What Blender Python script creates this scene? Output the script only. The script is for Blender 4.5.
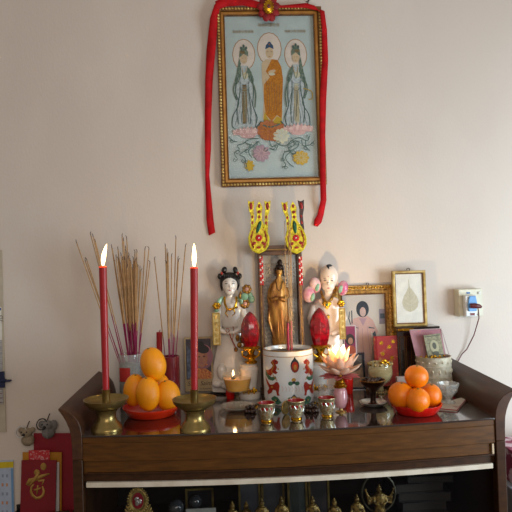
import bpy, bmesh, math, random
from mathutils import Vector, Matrix
from mathutils.geometry import tessellate_polygon
random.seed(7)
PI = math.pi
SC = bpy.context.scene
C = SC.collection
for o in list(bpy.data.objects): bpy.data.objects.remove(o)

# ------------------------------------------------------------------ camera
Z0 = 1.05                    # height of the altar top above the floor
FPX = 572.0
YAW, PIT, ROL = 0.0452, 0.0177, 0.031
CAM = Vector((0.3856, -1.4626, Z0 + 0.4124))
Fw = Vector((math.sin(YAW)*math.cos(PIT), math.cos(YAW)*math.cos(PIT), math.sin(PIT)))
R0 = Vector((math.cos(YAW), -math.sin(YAW), 0)); U0 = R0.cross(Fw)
Rt = R0*math.cos(ROL) - U0*math.sin(ROL); Up = R0*math.sin(ROL) + U0*math.cos(ROL)
cd = bpy.data.cameras.new('camera'); co = bpy.data.objects.new('camera', cd); C.objects.link(co)
cd.sensor_width = 36; cd.sensor_fit = 'HORIZONTAL'; cd.lens = 36*FPX/512; cd.clip_start = 0.05
mw = Matrix.Identity(4)
for i in range(3):
    mw[i][0] = Rt[i]; mw[i][1] = Up[i]; mw[i][2] = -Fw[i]; mw[i][3] = CAM[i]
co.matrix_world = mw
SC.camera = co

# ------------------------------------------------------------------ light and exposure
SC.view_settings.view_transform = 'Standard'; SC.view_settings.look = 'None'
SC.view_settings.gamma = 1; SC.view_settings.use_curve_mapping = False
SC.view_settings.exposure = 0.0
wd = bpy.data.worlds.new('room_air'); SC.world = wd; wd.use_nodes = True
wd.node_tree.nodes['Background'].inputs[0].default_value = (0.78, 0.70, 0.62, 1)
wd.node_tree.nodes['Background'].inputs[1].default_value = 0.41
def area(name, loc, target, sx, sy, power, col):
    l = bpy.data.lights.new(name, 'AREA'); l.shape = 'RECTANGLE'; l.size = sx; l.size_y = sy
    l.energy = power; l.color = col
    o = bpy.data.objects.new(name, l); C.objects.link(o); o.location = loc
    o.rotation_euler = (Vector(target)-Vector(loc)).to_track_quat('-Z', 'Y').to_euler(); return o
area('window_daylight', (2.15, -0.75, 1.15), (1.15, 0.45, 1.1), 0.8, 0.9, 35, (0.72, 0.89, 1.0))
area('room_daylight', (0.9, -3.2, 2.3), (0.7, 0.45, 1.5), 1.6, 1.0, 27, (1.0, 0.91, 0.81))

# ------------------------------------------------------------------ pixel of the photo -> point in the place
def ray(u, v): return (Fw*FPX + Rt*(u-256) - Up*(v-256)).normalized()
def PW(u, v, Y):
    d = ray(u, v); t = (Y-CAM.y)/d.y; return CAM + d*t
def PT(u, v, Z=Z0):
    d = ray(u, v); t = (Z-CAM.z)/d.z; return CAM + d*t
def scale_at(p): return (Vector(p)-CAM).dot(Fw)/FPX

# ------------------------------------------------------------------ materials
def lin(h):
    if isinstance(h, tuple): return h if len(h) == 4 else (*h, 1)
    r = [int(h[i:i+2], 16)/255 for i in (0, 2, 4)]
    return tuple([(c/12.92 if c <= .04045 else ((c+.055)/1.055)**2.4) for c in r] + [1])
MATS = {}
def M(key, col, rough=.5, metal=0, col2=None, nscale=30, stretch=(1, 1, 1), bump=0, bscale=200, coat=0,
      trans=0, ior=1.45, emit=None, estr=0, sss=0, spec=None, alpha=1, lo=.4, hi=.6, kind='noise'):
    if key in MATS: return MATS[key]
    m = bpy.data.materials.new(key); m.use_nodes = True; nt = m.node_tree; b = nt.nodes['Principled BSDF']
    b.inputs['Base Color'].default_value = lin(col); b.inputs['Roughness'].default_value = rough
    b.inputs['Metallic'].default_value = metal; b.inputs['Coat Weight'].default_value = coat
    b.inputs['Coat Roughness'].default_value = .06
    b.inputs['Transmission Weight'].default_value = trans; b.inputs['IOR'].default_value = ior
    b.inputs['Alpha'].default_value = alpha
    if spec is not None: b.inputs['Specular IOR Level'].default_value = spec
    if sss:
        b.inputs['Subsurface Weight'].default_value = sss; b.inputs['Subsurface Radius'].default_value = (1, .5, .3)
        b.inputs['Subsurface Scale'].default_value = .01
    if emit: b.inputs['Emission Color'].default_value = lin(emit); b.inputs['Emission Strength'].default_value = estr
    tc = nt.nodes.new('ShaderNodeTexCoord'); mp = nt.nodes.new('ShaderNodeMapping')
    nt.links.new(tc.outputs['Object'], mp.inputs[0]); mp.inputs['Scale'].default_value = stretch
    if col2 is None:      # a faint, real variation of tone on every surface
        c = lin(col); col2 = tuple([min(1, x*.9) for x in c[:3]] + [1])
    if kind == 'noise':
        n = nt.nodes.new('ShaderNodeTexNoise'); n.inputs['Scale'].default_value = nscale; n.inputs['Detail'].default_value = 4
        out = n.outputs['Fac']
    else:
        n = nt.nodes.new('ShaderNodeTexVoronoi'); n.inputs['Scale'].default_value = nscale; out = n.outputs['Distance']
    nt.links.new(mp.outputs[0], n.inputs['Vector'])
    cr = nt.nodes.new('ShaderNodeValToRGB'); cr.color_ramp.elements[0].position = lo; cr.color_ramp.elements[1].position = hi
    cr.color_ramp.elements[0].color = lin(col); cr.color_ramp.elements[1].color = lin(col2)
    nt.links.new(out, cr.inputs[0]); nt.links.new(cr.outputs[0], b.inputs['Base Color'])
    if bump:
        n2 = nt.nodes.new('ShaderNodeTexNoise'); n2.inputs['Scale'].default_value = bscale; n2.inputs['Detail'].default_value = 3
        nt.links.new(mp.outputs[0], n2.inputs['Vector'])
        bp = nt.nodes.new('ShaderNodeBump'); bp.inputs['Strength'].default_value = bump; bp.inputs['Distance'].default_value = .002
        nt.links.new(n2.outputs['Fac'], bp.inputs['Height']); nt.links.new(bp.outputs[0], b.inputs['Normal'])
    MATS[key] = m; return m

wall_m = M('wall_paint', 'd0c3b8', .85, col2='cbbdb2', nscale=3, bump=.22, bscale=160, stretch=(1, 1, .6))
floor_m = M('floor_tile', '8a7b70', .4, col2='7c6e64', nscale=6)
wood = M('dark_wood', '5d3812', .45, col2='41260c', nscale=14, stretch=(1.2, 8, 9), bump=.1, bscale=60, spec=.25, lo=.3, hi=.75)
wood_dk = M('very_dark_wood', '3e2410', .45, col2='2a1608', nscale=12, stretch=(3, 1.5, 9), spec=.25, lo=.3, hi=.75)
wing_m = M('wing_wood', '4c2c17', .4, col2='371e0f', nscale=10, stretch=(6, 1.2, 6), spec=.4, lo=.3, hi=.7)
top_m = M('glass_covered_wood', '3a2c27', .09, col2='2c201c', nscale=10, stretch=(1, 6, 1), coat=1, lo=.3, hi=.7)
glass = M('clear_glass', 'f4f8f6', .02, trans=1, col2='f4f8f6')
thin_glass = M('thin_glass', '0c0c0c', .03, alpha=.06, col2='0c0c0c', spec=.7)
door_glass = M('door_glass', '0d0d10', .05, alpha=.16, col2='0b0b0d', spec=.5)
frost = M('cut_glass', 'e6ebe8', .08, alpha=.38, col2='c5cbc8', nscale=90, bump=.5, bscale=150, coat=1, spec=.8)
brass = M('aged_brass', 'a08b58', .33, metal=.9, col2='80693a', nscale=25, lo=.35, hi=.7)
gold = M('gold_paint', 'd9a428', .25, metal=.9, col2='a9721a', nscale=60, bump=.3, bscale=300, lo=.35, hi=.65)
gold_y = M('bright_gold', 'd6c832', .3, metal=.5, col2='a88f1c', nscale=90, bump=.4, bscale=400, lo=.4, hi=.6)
oldgold = M('antique_gold', 'a8782c', .4, metal=.6, col2='6b4218', nscale=110, bump=.5, bscale=300, lo=.4, hi=.6)
framegold = M('frame_gold', 'b78a44', .42, metal=.5, col2='7b5522', nscale=80, lo=.4, hi=.6)
frame_br = M('frame_brown', '7a4d1e', .45, metal=.25, col2='5c3612', nscale=60)
champ = M('champagne_gold', 'bfa36a', .32, metal=.7, col2='9a7b42', nscale=40)
red = M('red_wax', 'a2141b', .35, sss=.1, col2='961016')
redp = M('red_plastic', 'cc1810', .22, col2='c0140d', coat=.5)
redor = M('orange_red_plastic', 'd4300c', .3, col2='cc2a0a', coat=.4)
redglass = M('ruby_glass', '98061a', .1, col2='6e020c', coat=1, nscale=45, bump=.9, bscale=90, lo=.45, hi=.55)
porc = M('white_porcelain', 'd9d2ca', .22, col2='cfc6bd', nscale=20, coat=.6)
potw = M('pot_porcelain', 'dedfe0', .15, col2='d6d7d8', nscale=10, coat=.7)
skin = M('porcelain_face', 'e3d6cb', .25, col2='dccdc1', nscale=20, coat=.5)
skin2 = M('rosy_porcelain_face', 'e6d2c2', .25, col2='dec5b3', nscale=20, coat=.5)
black = M('black_paint', '17130f', .35, col2='100d0b')
hair = M('black_hair', '15110f', .3, col2='241b17', nscale=60)
green = M('pale_green_glaze', '86a88a', .25, col2='6f9778', nscale=60, coat=.4)
pinkg = M('pink_glaze', 'c05a80', .25, col2='e2bdb8', nscale=22, coat=.4, stretch=(1, 1, 1), lo=.35, hi=.6)
lipred = M('red_glaze', 'b8322a', .3, col2='a82a24')
white = M('white_paper', 'd9d6cf', .7, col2='d2cec6')
offw = M('cream_plastic', 'cfc9b4', .4, col2='c8c1ab')
silver = M('silver_metal', 'd2cfca', .32, metal=.85, col2='b5b1aa', nscale=40)
tinm = M('tin_metal', 'd8cdb8', .4, metal=.4, col2='c2b69c', nscale=70, bump=.6, bscale=110, lo=.42, hi=.58)
iron = M('dark_bronze', '2c1c14', .3, metal=.7, col2='4a2d1c', nscale=40)
ash = M('incense_ash', '8c857c', .95, col2='5c554f', nscale=140, bump=1, bscale=300)
tan = M('incense_stick', 'b08a5e', .8, col2='9b7850', nscale=60)
mag = M('magenta_dye', '8a1648', .7, col2='78103c', nscale=60)
burnt = M('burnt_tip', '5b4a44', .9, col2='3a2d29', nscale=200)
flame_m = M('flame', 'fff0c0', .5, emit='ffd890', estr=9)

# ------------------------------------------------------------------ mesh helper
class MB:
    def __init__(s): s.v = []; s.f = []; s.m = []
    def add(s, vs, fs, mi=0):
        b = len(s.v); s.v += [tuple(v) for v in vs]
        for f in fs: s.f.append([b+i for i in f]); s.m.append(mi)
        return s
    def box(s, x0, x1, y0, y1, z0, z1, mi=0):
        vs = [(x, y, z) for x in (x0, x1) for y in (y0, y1) for z in (z0, z1)]
        return s.add(vs, [(0, 1, 3, 2), (4, 6, 7, 5), (0, 4, 5, 1), (2, 3, 7, 6), (0, 2, 6, 4), (1, 5, 7, 3)], mi)
    def hexa(s, p, mi=0):   # 8 points: front quad 0..3, back quad 4..7
        return s.add(p, [(0, 1, 2, 3), (7, 6, 5, 4), (0, 4, 5, 1), (1, 5, 6, 2), (2, 6, 7, 3), (3, 7, 4, 0)], mi)
    def lathe(s, prof, cx=0, cy=0, cz=0, seg=32, mi=0, sx=1, sy=1, cap=True, ang=0, wob=None):
        n = len(prof); vs = []
        for j, (r, z) in enumerate(prof):
            for i in range(seg):
                a = 2*PI*i/seg + ang; q = r*(wob(a, j) if wob else 1)
                vs.append((cx+q*math.cos(a)*sx, cy+q*math.sin(a)*sy, cz+z))
        fs = []
        for j in range(n-1):
            for i in range(seg):
                k = (i+1) % seg; fs.append((j*seg+i, j*seg+k, (j+1)*seg+k, (j+1)*seg+i))
        if cap:
            fs.append(tuple(range(seg-1, -1, -1))); fs.append(tuple((n-1)*seg+i for i in range(seg)))
        return s.add(vs, fs, mi)
    def ell(s, cx, cy, cz, rx, ry, rz, seg=20, rings=12, mi=0, rot=None):
        vs = [(0, 0, -1)]
        for j in range(1, rings):
            p = -PI/2 + PI*j/rings
            for i in range(seg):
                a = 2*PI*i/seg; vs.append((math.cos(p)*math.cos(a), math.cos(p)*math.sin(a), math.sin(p)))
        vs.append((0, 0, 1)); T = len(vs)-1
        out = []
        for v in vs:
            q = Vector((v[0]*rx, v[1]*ry, v[2]*rz))
            if rot: q = rot @ q
            out.append((cx+q.x, cy+q.y, cz+q.z))
        fs = []
        for i in range(seg):
            k = (i+1) % seg
            fs.append((0, 1+k, 1+i)); fs.append((T, 1+(rings-2)*seg+i, 1+(rings-2)*seg+k))
            for j in range(rings-2):
                a = 1+j*seg; fs.append((a+i, a+k, a+seg+k, a+seg+i))
        return s.add(out, fs, mi)
    def tube(s, pts, r, seg=8, mi=0, flat=1):
        pts = [Vector(p) for p in pts]; n = len(pts); R = r if isinstance(r, (list, tuple)) else [r]*n
        vs = []; pn = None
        for i, p in enumerate(pts):
            t = (pts[min(i+1, n-1)]-pts[max(i-1, 0)]).normalized()
            if pn is None: pn = t.orthogonal().normalized()
            pn = (pn - t*pn.dot(t)).normalized(); b = t.cross(pn)
            for k in range(seg):
                a = 2*PI*k/seg; vs.append(p+pn*math.cos(a)*R[i]+b*math.sin(a)*R[i]*flat)
        fs = [(i*seg+k, i*seg+(k+1) % seg, (i+1)*seg+(k+1) % seg, (i+1)*seg+k) for i in range(n-1) for k in range(seg)]
        fs.append(tuple(range(seg-1, -1, -1))); fs.append(tuple((n-1)*seg+k for k in range(seg)))
        return s.add(vs, fs, mi)
    def prism(s, poly, y0, y1, mi=0):   # outline in x,z extruded in y
        n = len(poly); vs = [(x, y0, z) for x, z in poly]+[(x, y1, z) for x, z in poly]
        tr = tessellate_polygon([[Vector((x, z, 0)) for x, z in poly]])
        fs = [tuple(t) for t in tr]+[tuple(i+n for i in reversed(t)) for t in tr]
        fs += [(i, (i+1) % n, n+(i+1) % n, n+i) for i in range(n)]
        return s.add(vs, fs, mi)
    # surface pattern: a flat outline laid on a surface through a mapping (x, z, lift) -> point
    def patch(s, poly, mp, mi=0, lift=0, mx=1e9):
        tr = [[Vector(poly[i]) for i in t] for t in tessellate_polygon([[Vector((p[0], p[1], 0)) for p in poly]])]
        st = tr; out = []
        while st:
            t = st.pop(); L = [(t[0]-t[1]).length, (t[1]-t[2]).length, (t[2]-t[0]).length]; k = L.index(max(L))
            if L[k] > mx:
                a, b, c = t[k], t[(k+1) % 3], t[(k+2) % 3]; m_ = (a+b)/2; st += [[a, m_, c], [m_, b, c]]
            else: out.append(t)
        for t in out: s.add([mp(p[0], p[1], lift) for p in t], [(0, 1, 2)], mi)
        return s
    def disc(s, cx, cz, rx, rz, mp, mi=0, lift=0, seg=16, mx=1e9, rot=0):
        c_, s_ = math.cos(rot), math.sin(rot)
        pl = []
        for i in range(seg):
            a = 2*PI*i/seg; x = rx*math.cos(a); z = rz*math.sin(a); pl.append((cx+x*c_-z*s_, cz+x*s_+z*c_))
        return s.patch(pl, mp, mi, lift, mx)
    def stroke(s, pts, w, mp, mi=0, lift=0):
        pts = [Vector(p) for p in pts]; n = len(pts); W_ = w if isinstance(w, (list, tuple)) else [w]*n; vs = []
        for i, p in enumerate(pts):
            t = pts[min(i+1, n-1)]-pts[max(i-1, 0)]; t.normalize(); nn = Vector((-t.y, t.x))*W_[i]/2
            vs += [mp(p.x+nn.x, p.y+nn.y, lift), mp(p.x-nn.x, p.y-nn.y, lift)]
        return s.add(vs, [(2*i, 2*i+1, 2*i+3, 2*i+2) for i in range(n-1)], mi)
    def build(s, name, mats, parent=None, sc=1, bevel=0, remesh=0, smooth=.7, solid=0, sub=0, recalc=True):
        me = bpy.data.meshes.new(name)
        me.from_pydata([(v[0]*sc, v[1]*sc, v[2]*sc) for v in s.v], [], s.f)
        mats = mats if isinstance(mats, (list, tuple)) else [mats]
        for m in mats: me.materials.append(m)
        me.polygons.foreach_set('material_index', s.m)
        if recalc:
            bm = bmesh.new(); bm.from_mesh(me); bmesh.ops.recalc_face_normals(bm, faces=bm.faces); bm.to_mesh(me); bm.free()
        if smooth:
            me.shade_smooth(); me.set_sharp_from_angle(angle=smooth)
        o = bpy.data.objects.new(name, me); C.objects.link(o)
        if parent: o.parent = parent
        if solid:
            d = o.modifiers.new('thick', 'SOLIDIFY'); d.thickness = solid; d.offset = 0
        if remesh:
            d = o.modifiers.new('weld', 'REMESH'); d.mode = 'VOXEL'; d.voxel_size = remesh; d.use_smooth_shade = True
            d = o.modifiers.new('relax', 'SMOOTH'); d.factor = .5; d.iterations = 4
        if bevel:
            d = o.modifiers.new('bevel', 'BEVEL'); d.width = bevel; d.segments = 2; d.limit_method = 'ANGLE'
        if sub:
            d = o.modifiers.new('sub', 'SUBSURF'); d.levels = sub; d.render_levels = sub
        return o

def tag(o, label=None, cat=None, group=None, kind=None):
    for k, v in (('label', label), ('category', cat), ('group', group), ('kind', kind)):
        if v: o[k] = v
    return o
def struct(o): o['kind'] = 'structure'; return o

class Thing:
    """an Empty at the thing's base; local units are photo pixels at that depth, x right, y away, z up"""
    def __init__(s, name, label, cat, u=None, v=None, Y=None, Z=Z0, group=None, p=None):
        if p is None:
            if Y is None: p = PT(u, v, Z)
            else:
                vv = 400.
                for _ in range(12): p = PW(u, vv, Y); vv += (p.z-Z)/scale_at(p)
        s.p = Vector(p); s.s = scale_at(p)
        e = bpy.data.objects.new(name, None); e.empty_display_size = .02; C.objects.link(e); e.location = s.p
        tag(e, label, cat, group); s.e = e
    def L(s, u, v, y=0):
        q = (PW(u, v, s.p.y+y*s.s)-s.p)/s.s; return (q.x, q.z)
    def L3(s, u, v, y=0): a = s.L(u, v, y); return (a[0], y, a[1])
    def part(s, name, mb, mats, parent=None, bevel=0, remesh=0, label=None, **k):
        o = mb.build(name, mats, parent or s.e, sc=s.s, bevel=bevel*s.s, remesh=remesh*s.s, **k)
        if label: o['label'] = label
        return o
def flat(x, z, l): return (x, -l, z)
def text(body, size, mat, loc, parent=None, name='lettering', ext=.0002, rx=PI/2, align='CENTER', shear=0):
    cu = bpy.data.curves.new(name, 'FONT'); cu.body = body; cu.size = size; cu.extrude = ext; cu.align_x = align; cu.shear = shear
    tmp = bpy.data.objects.new('tmp', cu); C.objects.link(tmp); bpy.context.view_layer.update()
    me = bpy.data.meshes.new_from_object(tmp.evaluated_get(bpy.context.evaluated_depsgraph_get()))
    bpy.data.objects.remove(tmp); me.materials.clear(); me.materials.append(mat)
    o = bpy.data.objects.new(name, me); C.objects.link(o); o.location = loc
    o.rotation_euler = (rx, 0, 0)
    if parent: o.parent = parent
    return o

# ================================================================== SETTING
WY = .452
struct(MB().box(-2.6, 3.4, WY, WY+.12, 0, 2.75).build('wall_back', wall_m, smooth=0))
struct(MB().box(-2.6, 3.4, -3.6, WY+.12, -.06, 0).build('floor', floor_m, smooth=0))

# ================================================================== ALTAR CABINET
CW, CD = 1.06, .44
def bow(x): t = x/CW*2-1; return -.030*(1-t*t)
cab = bpy.data.objects.new('altar_cabinet', None); C.objects.link(cab); cab.location = (CW/2, CD/2, 0)
tag(cab, 'dark brown wooden altar cabinet with upswept wing ends and glazed front against the wall', 'cabinet')
ox, oy = -CW/2, -CD/2
def bowed(mb, y0, y1, z0, z1, x0=0, x1=CW, n=24, mi=0, flatback=False):
    vs = []
    for i in range(n+1):
        x = x0+(x1-x0)*i/n; b = bow(x)
        for (y, z) in ((y0+b, z0), (y0+b, z1), ((y1 if flatback else y1+b), z1), ((y1 if flatback else y1+b), z0)):
            vs.append((x+ox, y+oy, z))
    fs = [(i*4+k, i*4+(k+1) % 4, (i+1)*4+(k+1) % 4, (i+1)*4+k) for i in range(n) for k in range(4)]
    fs += [(3, 2, 1, 0), (n*4, n*4+1, n*4+2, n*4+3)]
    return mb.add(vs, fs, mi)
bowed(MB(), 0.004, CD, Z0-.020, Z0-.005, flatback=True).build('top_board', wood, cab, bevel=.001)
o = bowed(MB(), 0.0, CD, Z0-.0048, Z0, flatback=True).build('glass_top_sheet', top_m, cab, bevel=.0008)
o['label'] = 'glossy glass sheet over dark wood'
bowed(MB(), .004, .022, Z0-.066, Z0-.0201).build('upper_apron', wood, cab, bevel=.0015)
bowed(MB(), .010, .026, Z0-.100, Z0-.0662).build('lower_apron', wood, cab, bevel=.0015)
mdl = MB(); bowed(mdl, .004, .012, Z0-.0985, Z0-.0945, x0=.01, x1=CW-.004); mdl.build('apron_moulding', wood_dk, cab, bevel=.001)
bowed(MB(), .014, .030, Z0-.119, Z0-.1002).build('lower_rail', wood_dk, cab)
o = bowed(MB(), .006, .030, Z0-.132, Z0-.1192, x0=.006, x1=CW-.008).build('door_track', M('cream_track', 'cbbfae', .45, col2='c0b29f'), cab, bevel=.001)
o['label'] = 'cream coloured strip above the glass doors'
bowed(MB(), .0225, .0235, Z0-.1325, Z0-.1300, x0=.006, x1=CW-.008).build('track_edge', M('maroon_edge', '6b1f20', .5), cab)
def wing_profile(sg):
    pr = [(0, -.02), (0, .004), (-.003, .022), (-.010, .040), (-.022, .054), (-.038, .064), (-.056, .071),
          (-.0575, .067), (-.047, .052), (-.038, .036), (-.031, .018), (-.027, 0), (-.025, -.03), (-.025, -.06), (0, -.06)]
    return [((-x if sg > 0 else x), z) for x, z in pr]
for sg in (-1, 1):
    pl = [((x if sg < 0 else CW+x)+ox, z+Z0) for x, z in wing_profile(sg)]
    if sg < 0: pl = pl[::-1]
    mb = MB(); n = len(pl); ys = [0-.001, .012, CD-.03, CD-.008, CD]
    # the board is swept front to back
    vs = [(x, y+oy, Z0+(z-Z0)*(1.2 if y > 0 and z > Z0 else 1)) for y in (0.0, CD) for x, z in pl]
    tr = tessellate_polygon([[Vector((x, z, 0)) for x, z in pl]])
    mb.add(vs, [tuple(t) for t in tr]+[tuple(i+n for i in reversed(t)) for t in tr]+[(i, (i+1) % n, n+(i+1) % n, n+i) for i in range(n)])
    mb.build('wing', wing_m, cab, bevel=.0015, smooth=.9)
    x0 = -.0248 if sg < 0 else CW+.0
    MB().box(x0+ox, x0+.0246+ox, oy+.0, oy+.030, 0.0, Z0-.0603).build('corner_post', wood_dk, cab, bevel=.002)
    MB().box(x0+.002+ox, x0+.0226+ox, oy+.0305, oy+CD, .06, Z0-.0603).build('side_panel', wood_dk, cab)
MB().box(.0+ox, CW+ox, CD-.012+oy, CD+oy, .06, Z0-.0205).build('back_panel', M('cabinet_inside', '1d1310', .6), cab)
MB().box(.0+ox, CW+ox, .04+oy, CD-.0125+oy, Z0-.365, Z0-.350).build('shelf', M('shelf_wood', '2c1a12', .5), cab)
MB().box(.0+ox, CW+ox, .035+oy, CD-.0125+oy, .06, .08).build('bottom_board', wood_dk, cab)
bowed(MB(), .012, .03, .02, .09).build('plinth', wood_dk, cab)
for i in range(2):
    x0 = (.002, CW/2-.01)[i]; x1 = (CW/2+.01, CW-.002)[i]
    dd = MB(); bowed(dd, .014+.008*i, .018+.008*i, .092, Z0-.1335, x0=x0, x1=x1); dd.build('glass_door', door_glass, cab)
bp_ = MB().box(CW+ox+.004, CW+ox+.013, oy-.004, oy-.0002, Z0-.091, Z0-.068)
bowed(MB(), .0035, .0098, Z0-.0935, Z0-.0675, x0=CW-.010, x1=CW-.005).build('drawer_stop', M('pale_wood_edge', 'b59b7c', .5), cab)

# ================================================================== ON THE WALL: big framed print with ribbon
fx0, fx1, fz0, fz1 = .3639, .7166, Z0+.6788, Z0+1.2797
FWd, FH = fx1-fx0, fz1-fz0; fcx = (fx0+fx1)/2
pic = bpy.data.objects.new('picture_frame', None); C.objects.link(pic); pic.location = (fcx, WY, fz0)
tag(pic, 'tall gold and brown framed print of three haloed standing figures, hung high on wall', 'picture')
def frame_ring(w, h, a, b, y0, y1, mb=None, mi=0, cx=0, z0=0):   # ring between inset a and inset b
    mb = mb or MB()
    o_ = [(cx-w/2+a, z0+a), (cx+w/2-a, z0+a), (cx+w/2-a, z0+h-a), (cx-w/2+a, z0+h-a)]
    i_ = [(cx-w/2+b, z0+b), (cx+w/2-b, z0+b), (cx+w/2-b, z0+h-b), (cx-w/2+b, z0+h-b)]
    vs = [(x, y, z) for y in (y0, y1) for x, z in o_+i_]
    fs = []
    for k in range(4):
        j = (k+1) % 4
        fs += [(k, j, 4+j, 4+k), (8+k, 12+k, 12+j, 8+j), (k, 8+k, 8+j, j), (4+k, 4+j, 12+j, 12+k)]
    return mb.add(vs, fs, mi)
frame_ring(FWd, FH, 0, .012, -.020, -.001).build('outer_moulding', frame_br, pic, bevel=.002)
frame_ring(FWd, FH, .012, .024, -.015, -.001).build('inner_moulding', M('honey_gold', 'ab7632', .42, metal=.3, col2='9a6626', nscale=30), pic, bevel=.003)
frame_ring(FWd, FH, .024, .027, -.017, -.001).build('slip', frame_br, pic, bevel=.0008)
bd = MB(); stp = .0105
for k in range(int((FH-.01)/stp)):
    for sx in (-1, 1): bd.ell(sx*(FWd/2-.006), -.021, .006+k*stp, .0042, .0035, .0046, 8, 6)
for k in range(int((FWd-.02)/stp)):
    for z in (.006, FH-.006): bd.ell(-FWd/2+.012+k*stp, -.021, z, .0046, .0035, .0042, 8, 6)
bd.build('beading', M('bead_gold', 'd6bc74', .32, metal=.5, col2='a88442'), pic)['label'] = 'row of small gold beads'
# the print
PMs = [M('print_blue_grey', 'b6c2bf', .7, col2='afbbb8', nscale=20), M('print_halo', 'd8cabc', .7), M('print_ring', 'a3713f', .7),
       M('print_skin', 'c9b08e', .7), M('print_orange', 'c07a1c', .7, col2='a86412', nscale=200), M('print_navy', '2c4a66', .7),
       M('print_green', '4f6355', .7, col2='73806f', nscale=120), M('print_white', 'bcc3c2', .7, col2='a5aeb0', nscale=120),
       M('print_pink', 'c4a09a', .7, col2='b88f8b', nscale=150), M('print_rust', 'a5643a', .7, col2='94552e', nscale=150),
       M('print_yellow', 'bf9a2c', .7), M('print_cream', 'c9c4a8', .7), M('print_stem', '4a5f58', .7), M('print_mauve', 'a78f9a', .7, col2='9a808c'),
       M('print_text', 'a8967a', .7), M('print_brown', '7d6a48', .7, col2='69583b', nscale=100)]
pr = MB()
# print coordinates are photo pixels measured inside the frame, converted to metres on its surface
FS = FH/178.3
def pq(u, v):
    t = (v-9)/178.; x = (u-(218.5+t*.8))/(103.0+t*2.7)
    return (-FWd/2+x*FWd, FH-((v-(8.2+x*1.6))/(178.8-x*3))*FH)
lay = [0]
def pp(pts, mi): lay[0] += 1; pr.patch([pq(*p) for p in pts], flat, mi, .0066+lay[0]*.00003)
def pdsc(u, v, ru, rv, mi, rot=0):
    lay[0] += 1; c = pq(u, v); pr.disc(c[0], c[1], ru*FS, rv*FS, flat, mi, .0066+lay[0]*.00003, rot=rot)
def pst(pts, w, mi):
    lay[0] += 1; n = []; P = [Vector(pq(*p)) for p in pts]
    for i in range(len(P)-1):
        a, b, c, d = P[max(i-1, 0)], P[i], P[i+1], P[min(i+2, len(P)-1)]
        for k in range(4):
            t = k/4; n.append(.5*((2*b)+(-a+c)*t+(2*a-5*b+4*c-d)*t*t+(-a+3*b-3*c+d)*t*t*t))
    n.append(P[-1]); pr.stroke(n, w*FS, flat, mi, .0066+lay[0]*.00003)
pr.box(-FWd/2+.0265, FWd/2-.0265, -.0065, -.001, .0265, FH-.0265, 0)
for (u, v, ru, rv) in ((244.6, 55, 11.5, 16), (270, 49.5, 12.3, 16.5), (296, 56, 11.5, 16)):
    pdsc(u, v, ru, rv, 2); pdsc(u, v, ru-.7, rv-.7, 1)
# centre figure
pdsc(270, 53.5, 4, 6, 3); pp([(265.8, 50), (266.5, 46), (270, 42.5), (273.5, 46), (274.3, 50), (270, 48)], 5); pdsc(270, 44.5, 1.8, 2, 5); pdsc(270, 45.2, .8, .8, 9)
pst([(267.2, 52.5), (269, 52.3)], .5, 15); pst([(271, 52.3), (272.8, 52.5)], .5, 15); pst([(269, 57.3), (271, 57.3)], .5, 9)
pp([(262, 64), (266, 60), (274, 60), (279, 64), (281, 74), (280, 100), (282, 112), (281, 123), (275, 126), (264, 126), (262, 118), (263.5, 100), (262, 80)], 3)
pp([(272, 60), (278, 61), (281.5, 68), (283, 80), (282, 100), (281, 119), (276, 116), (271, 122), (265, 115), (263.5, 100), (264, 85), (270, 78), (266, 72)], 4)
pp([(264, 112), (267, 119), (271, 124), (276, 117), (281, 119), (281.5, 127), (263, 127), (263, 118)], 10)
pdsc(272, 72.5, 4, 1.8, 3, .3); pdsc(272, 75, 3.4, 1.4, 11)
for i in range(6): pst([(266+i*2.6, 80+i), (267+i*2.4, 97), (266+i*2.5, 112)], .35, 15)
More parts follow.
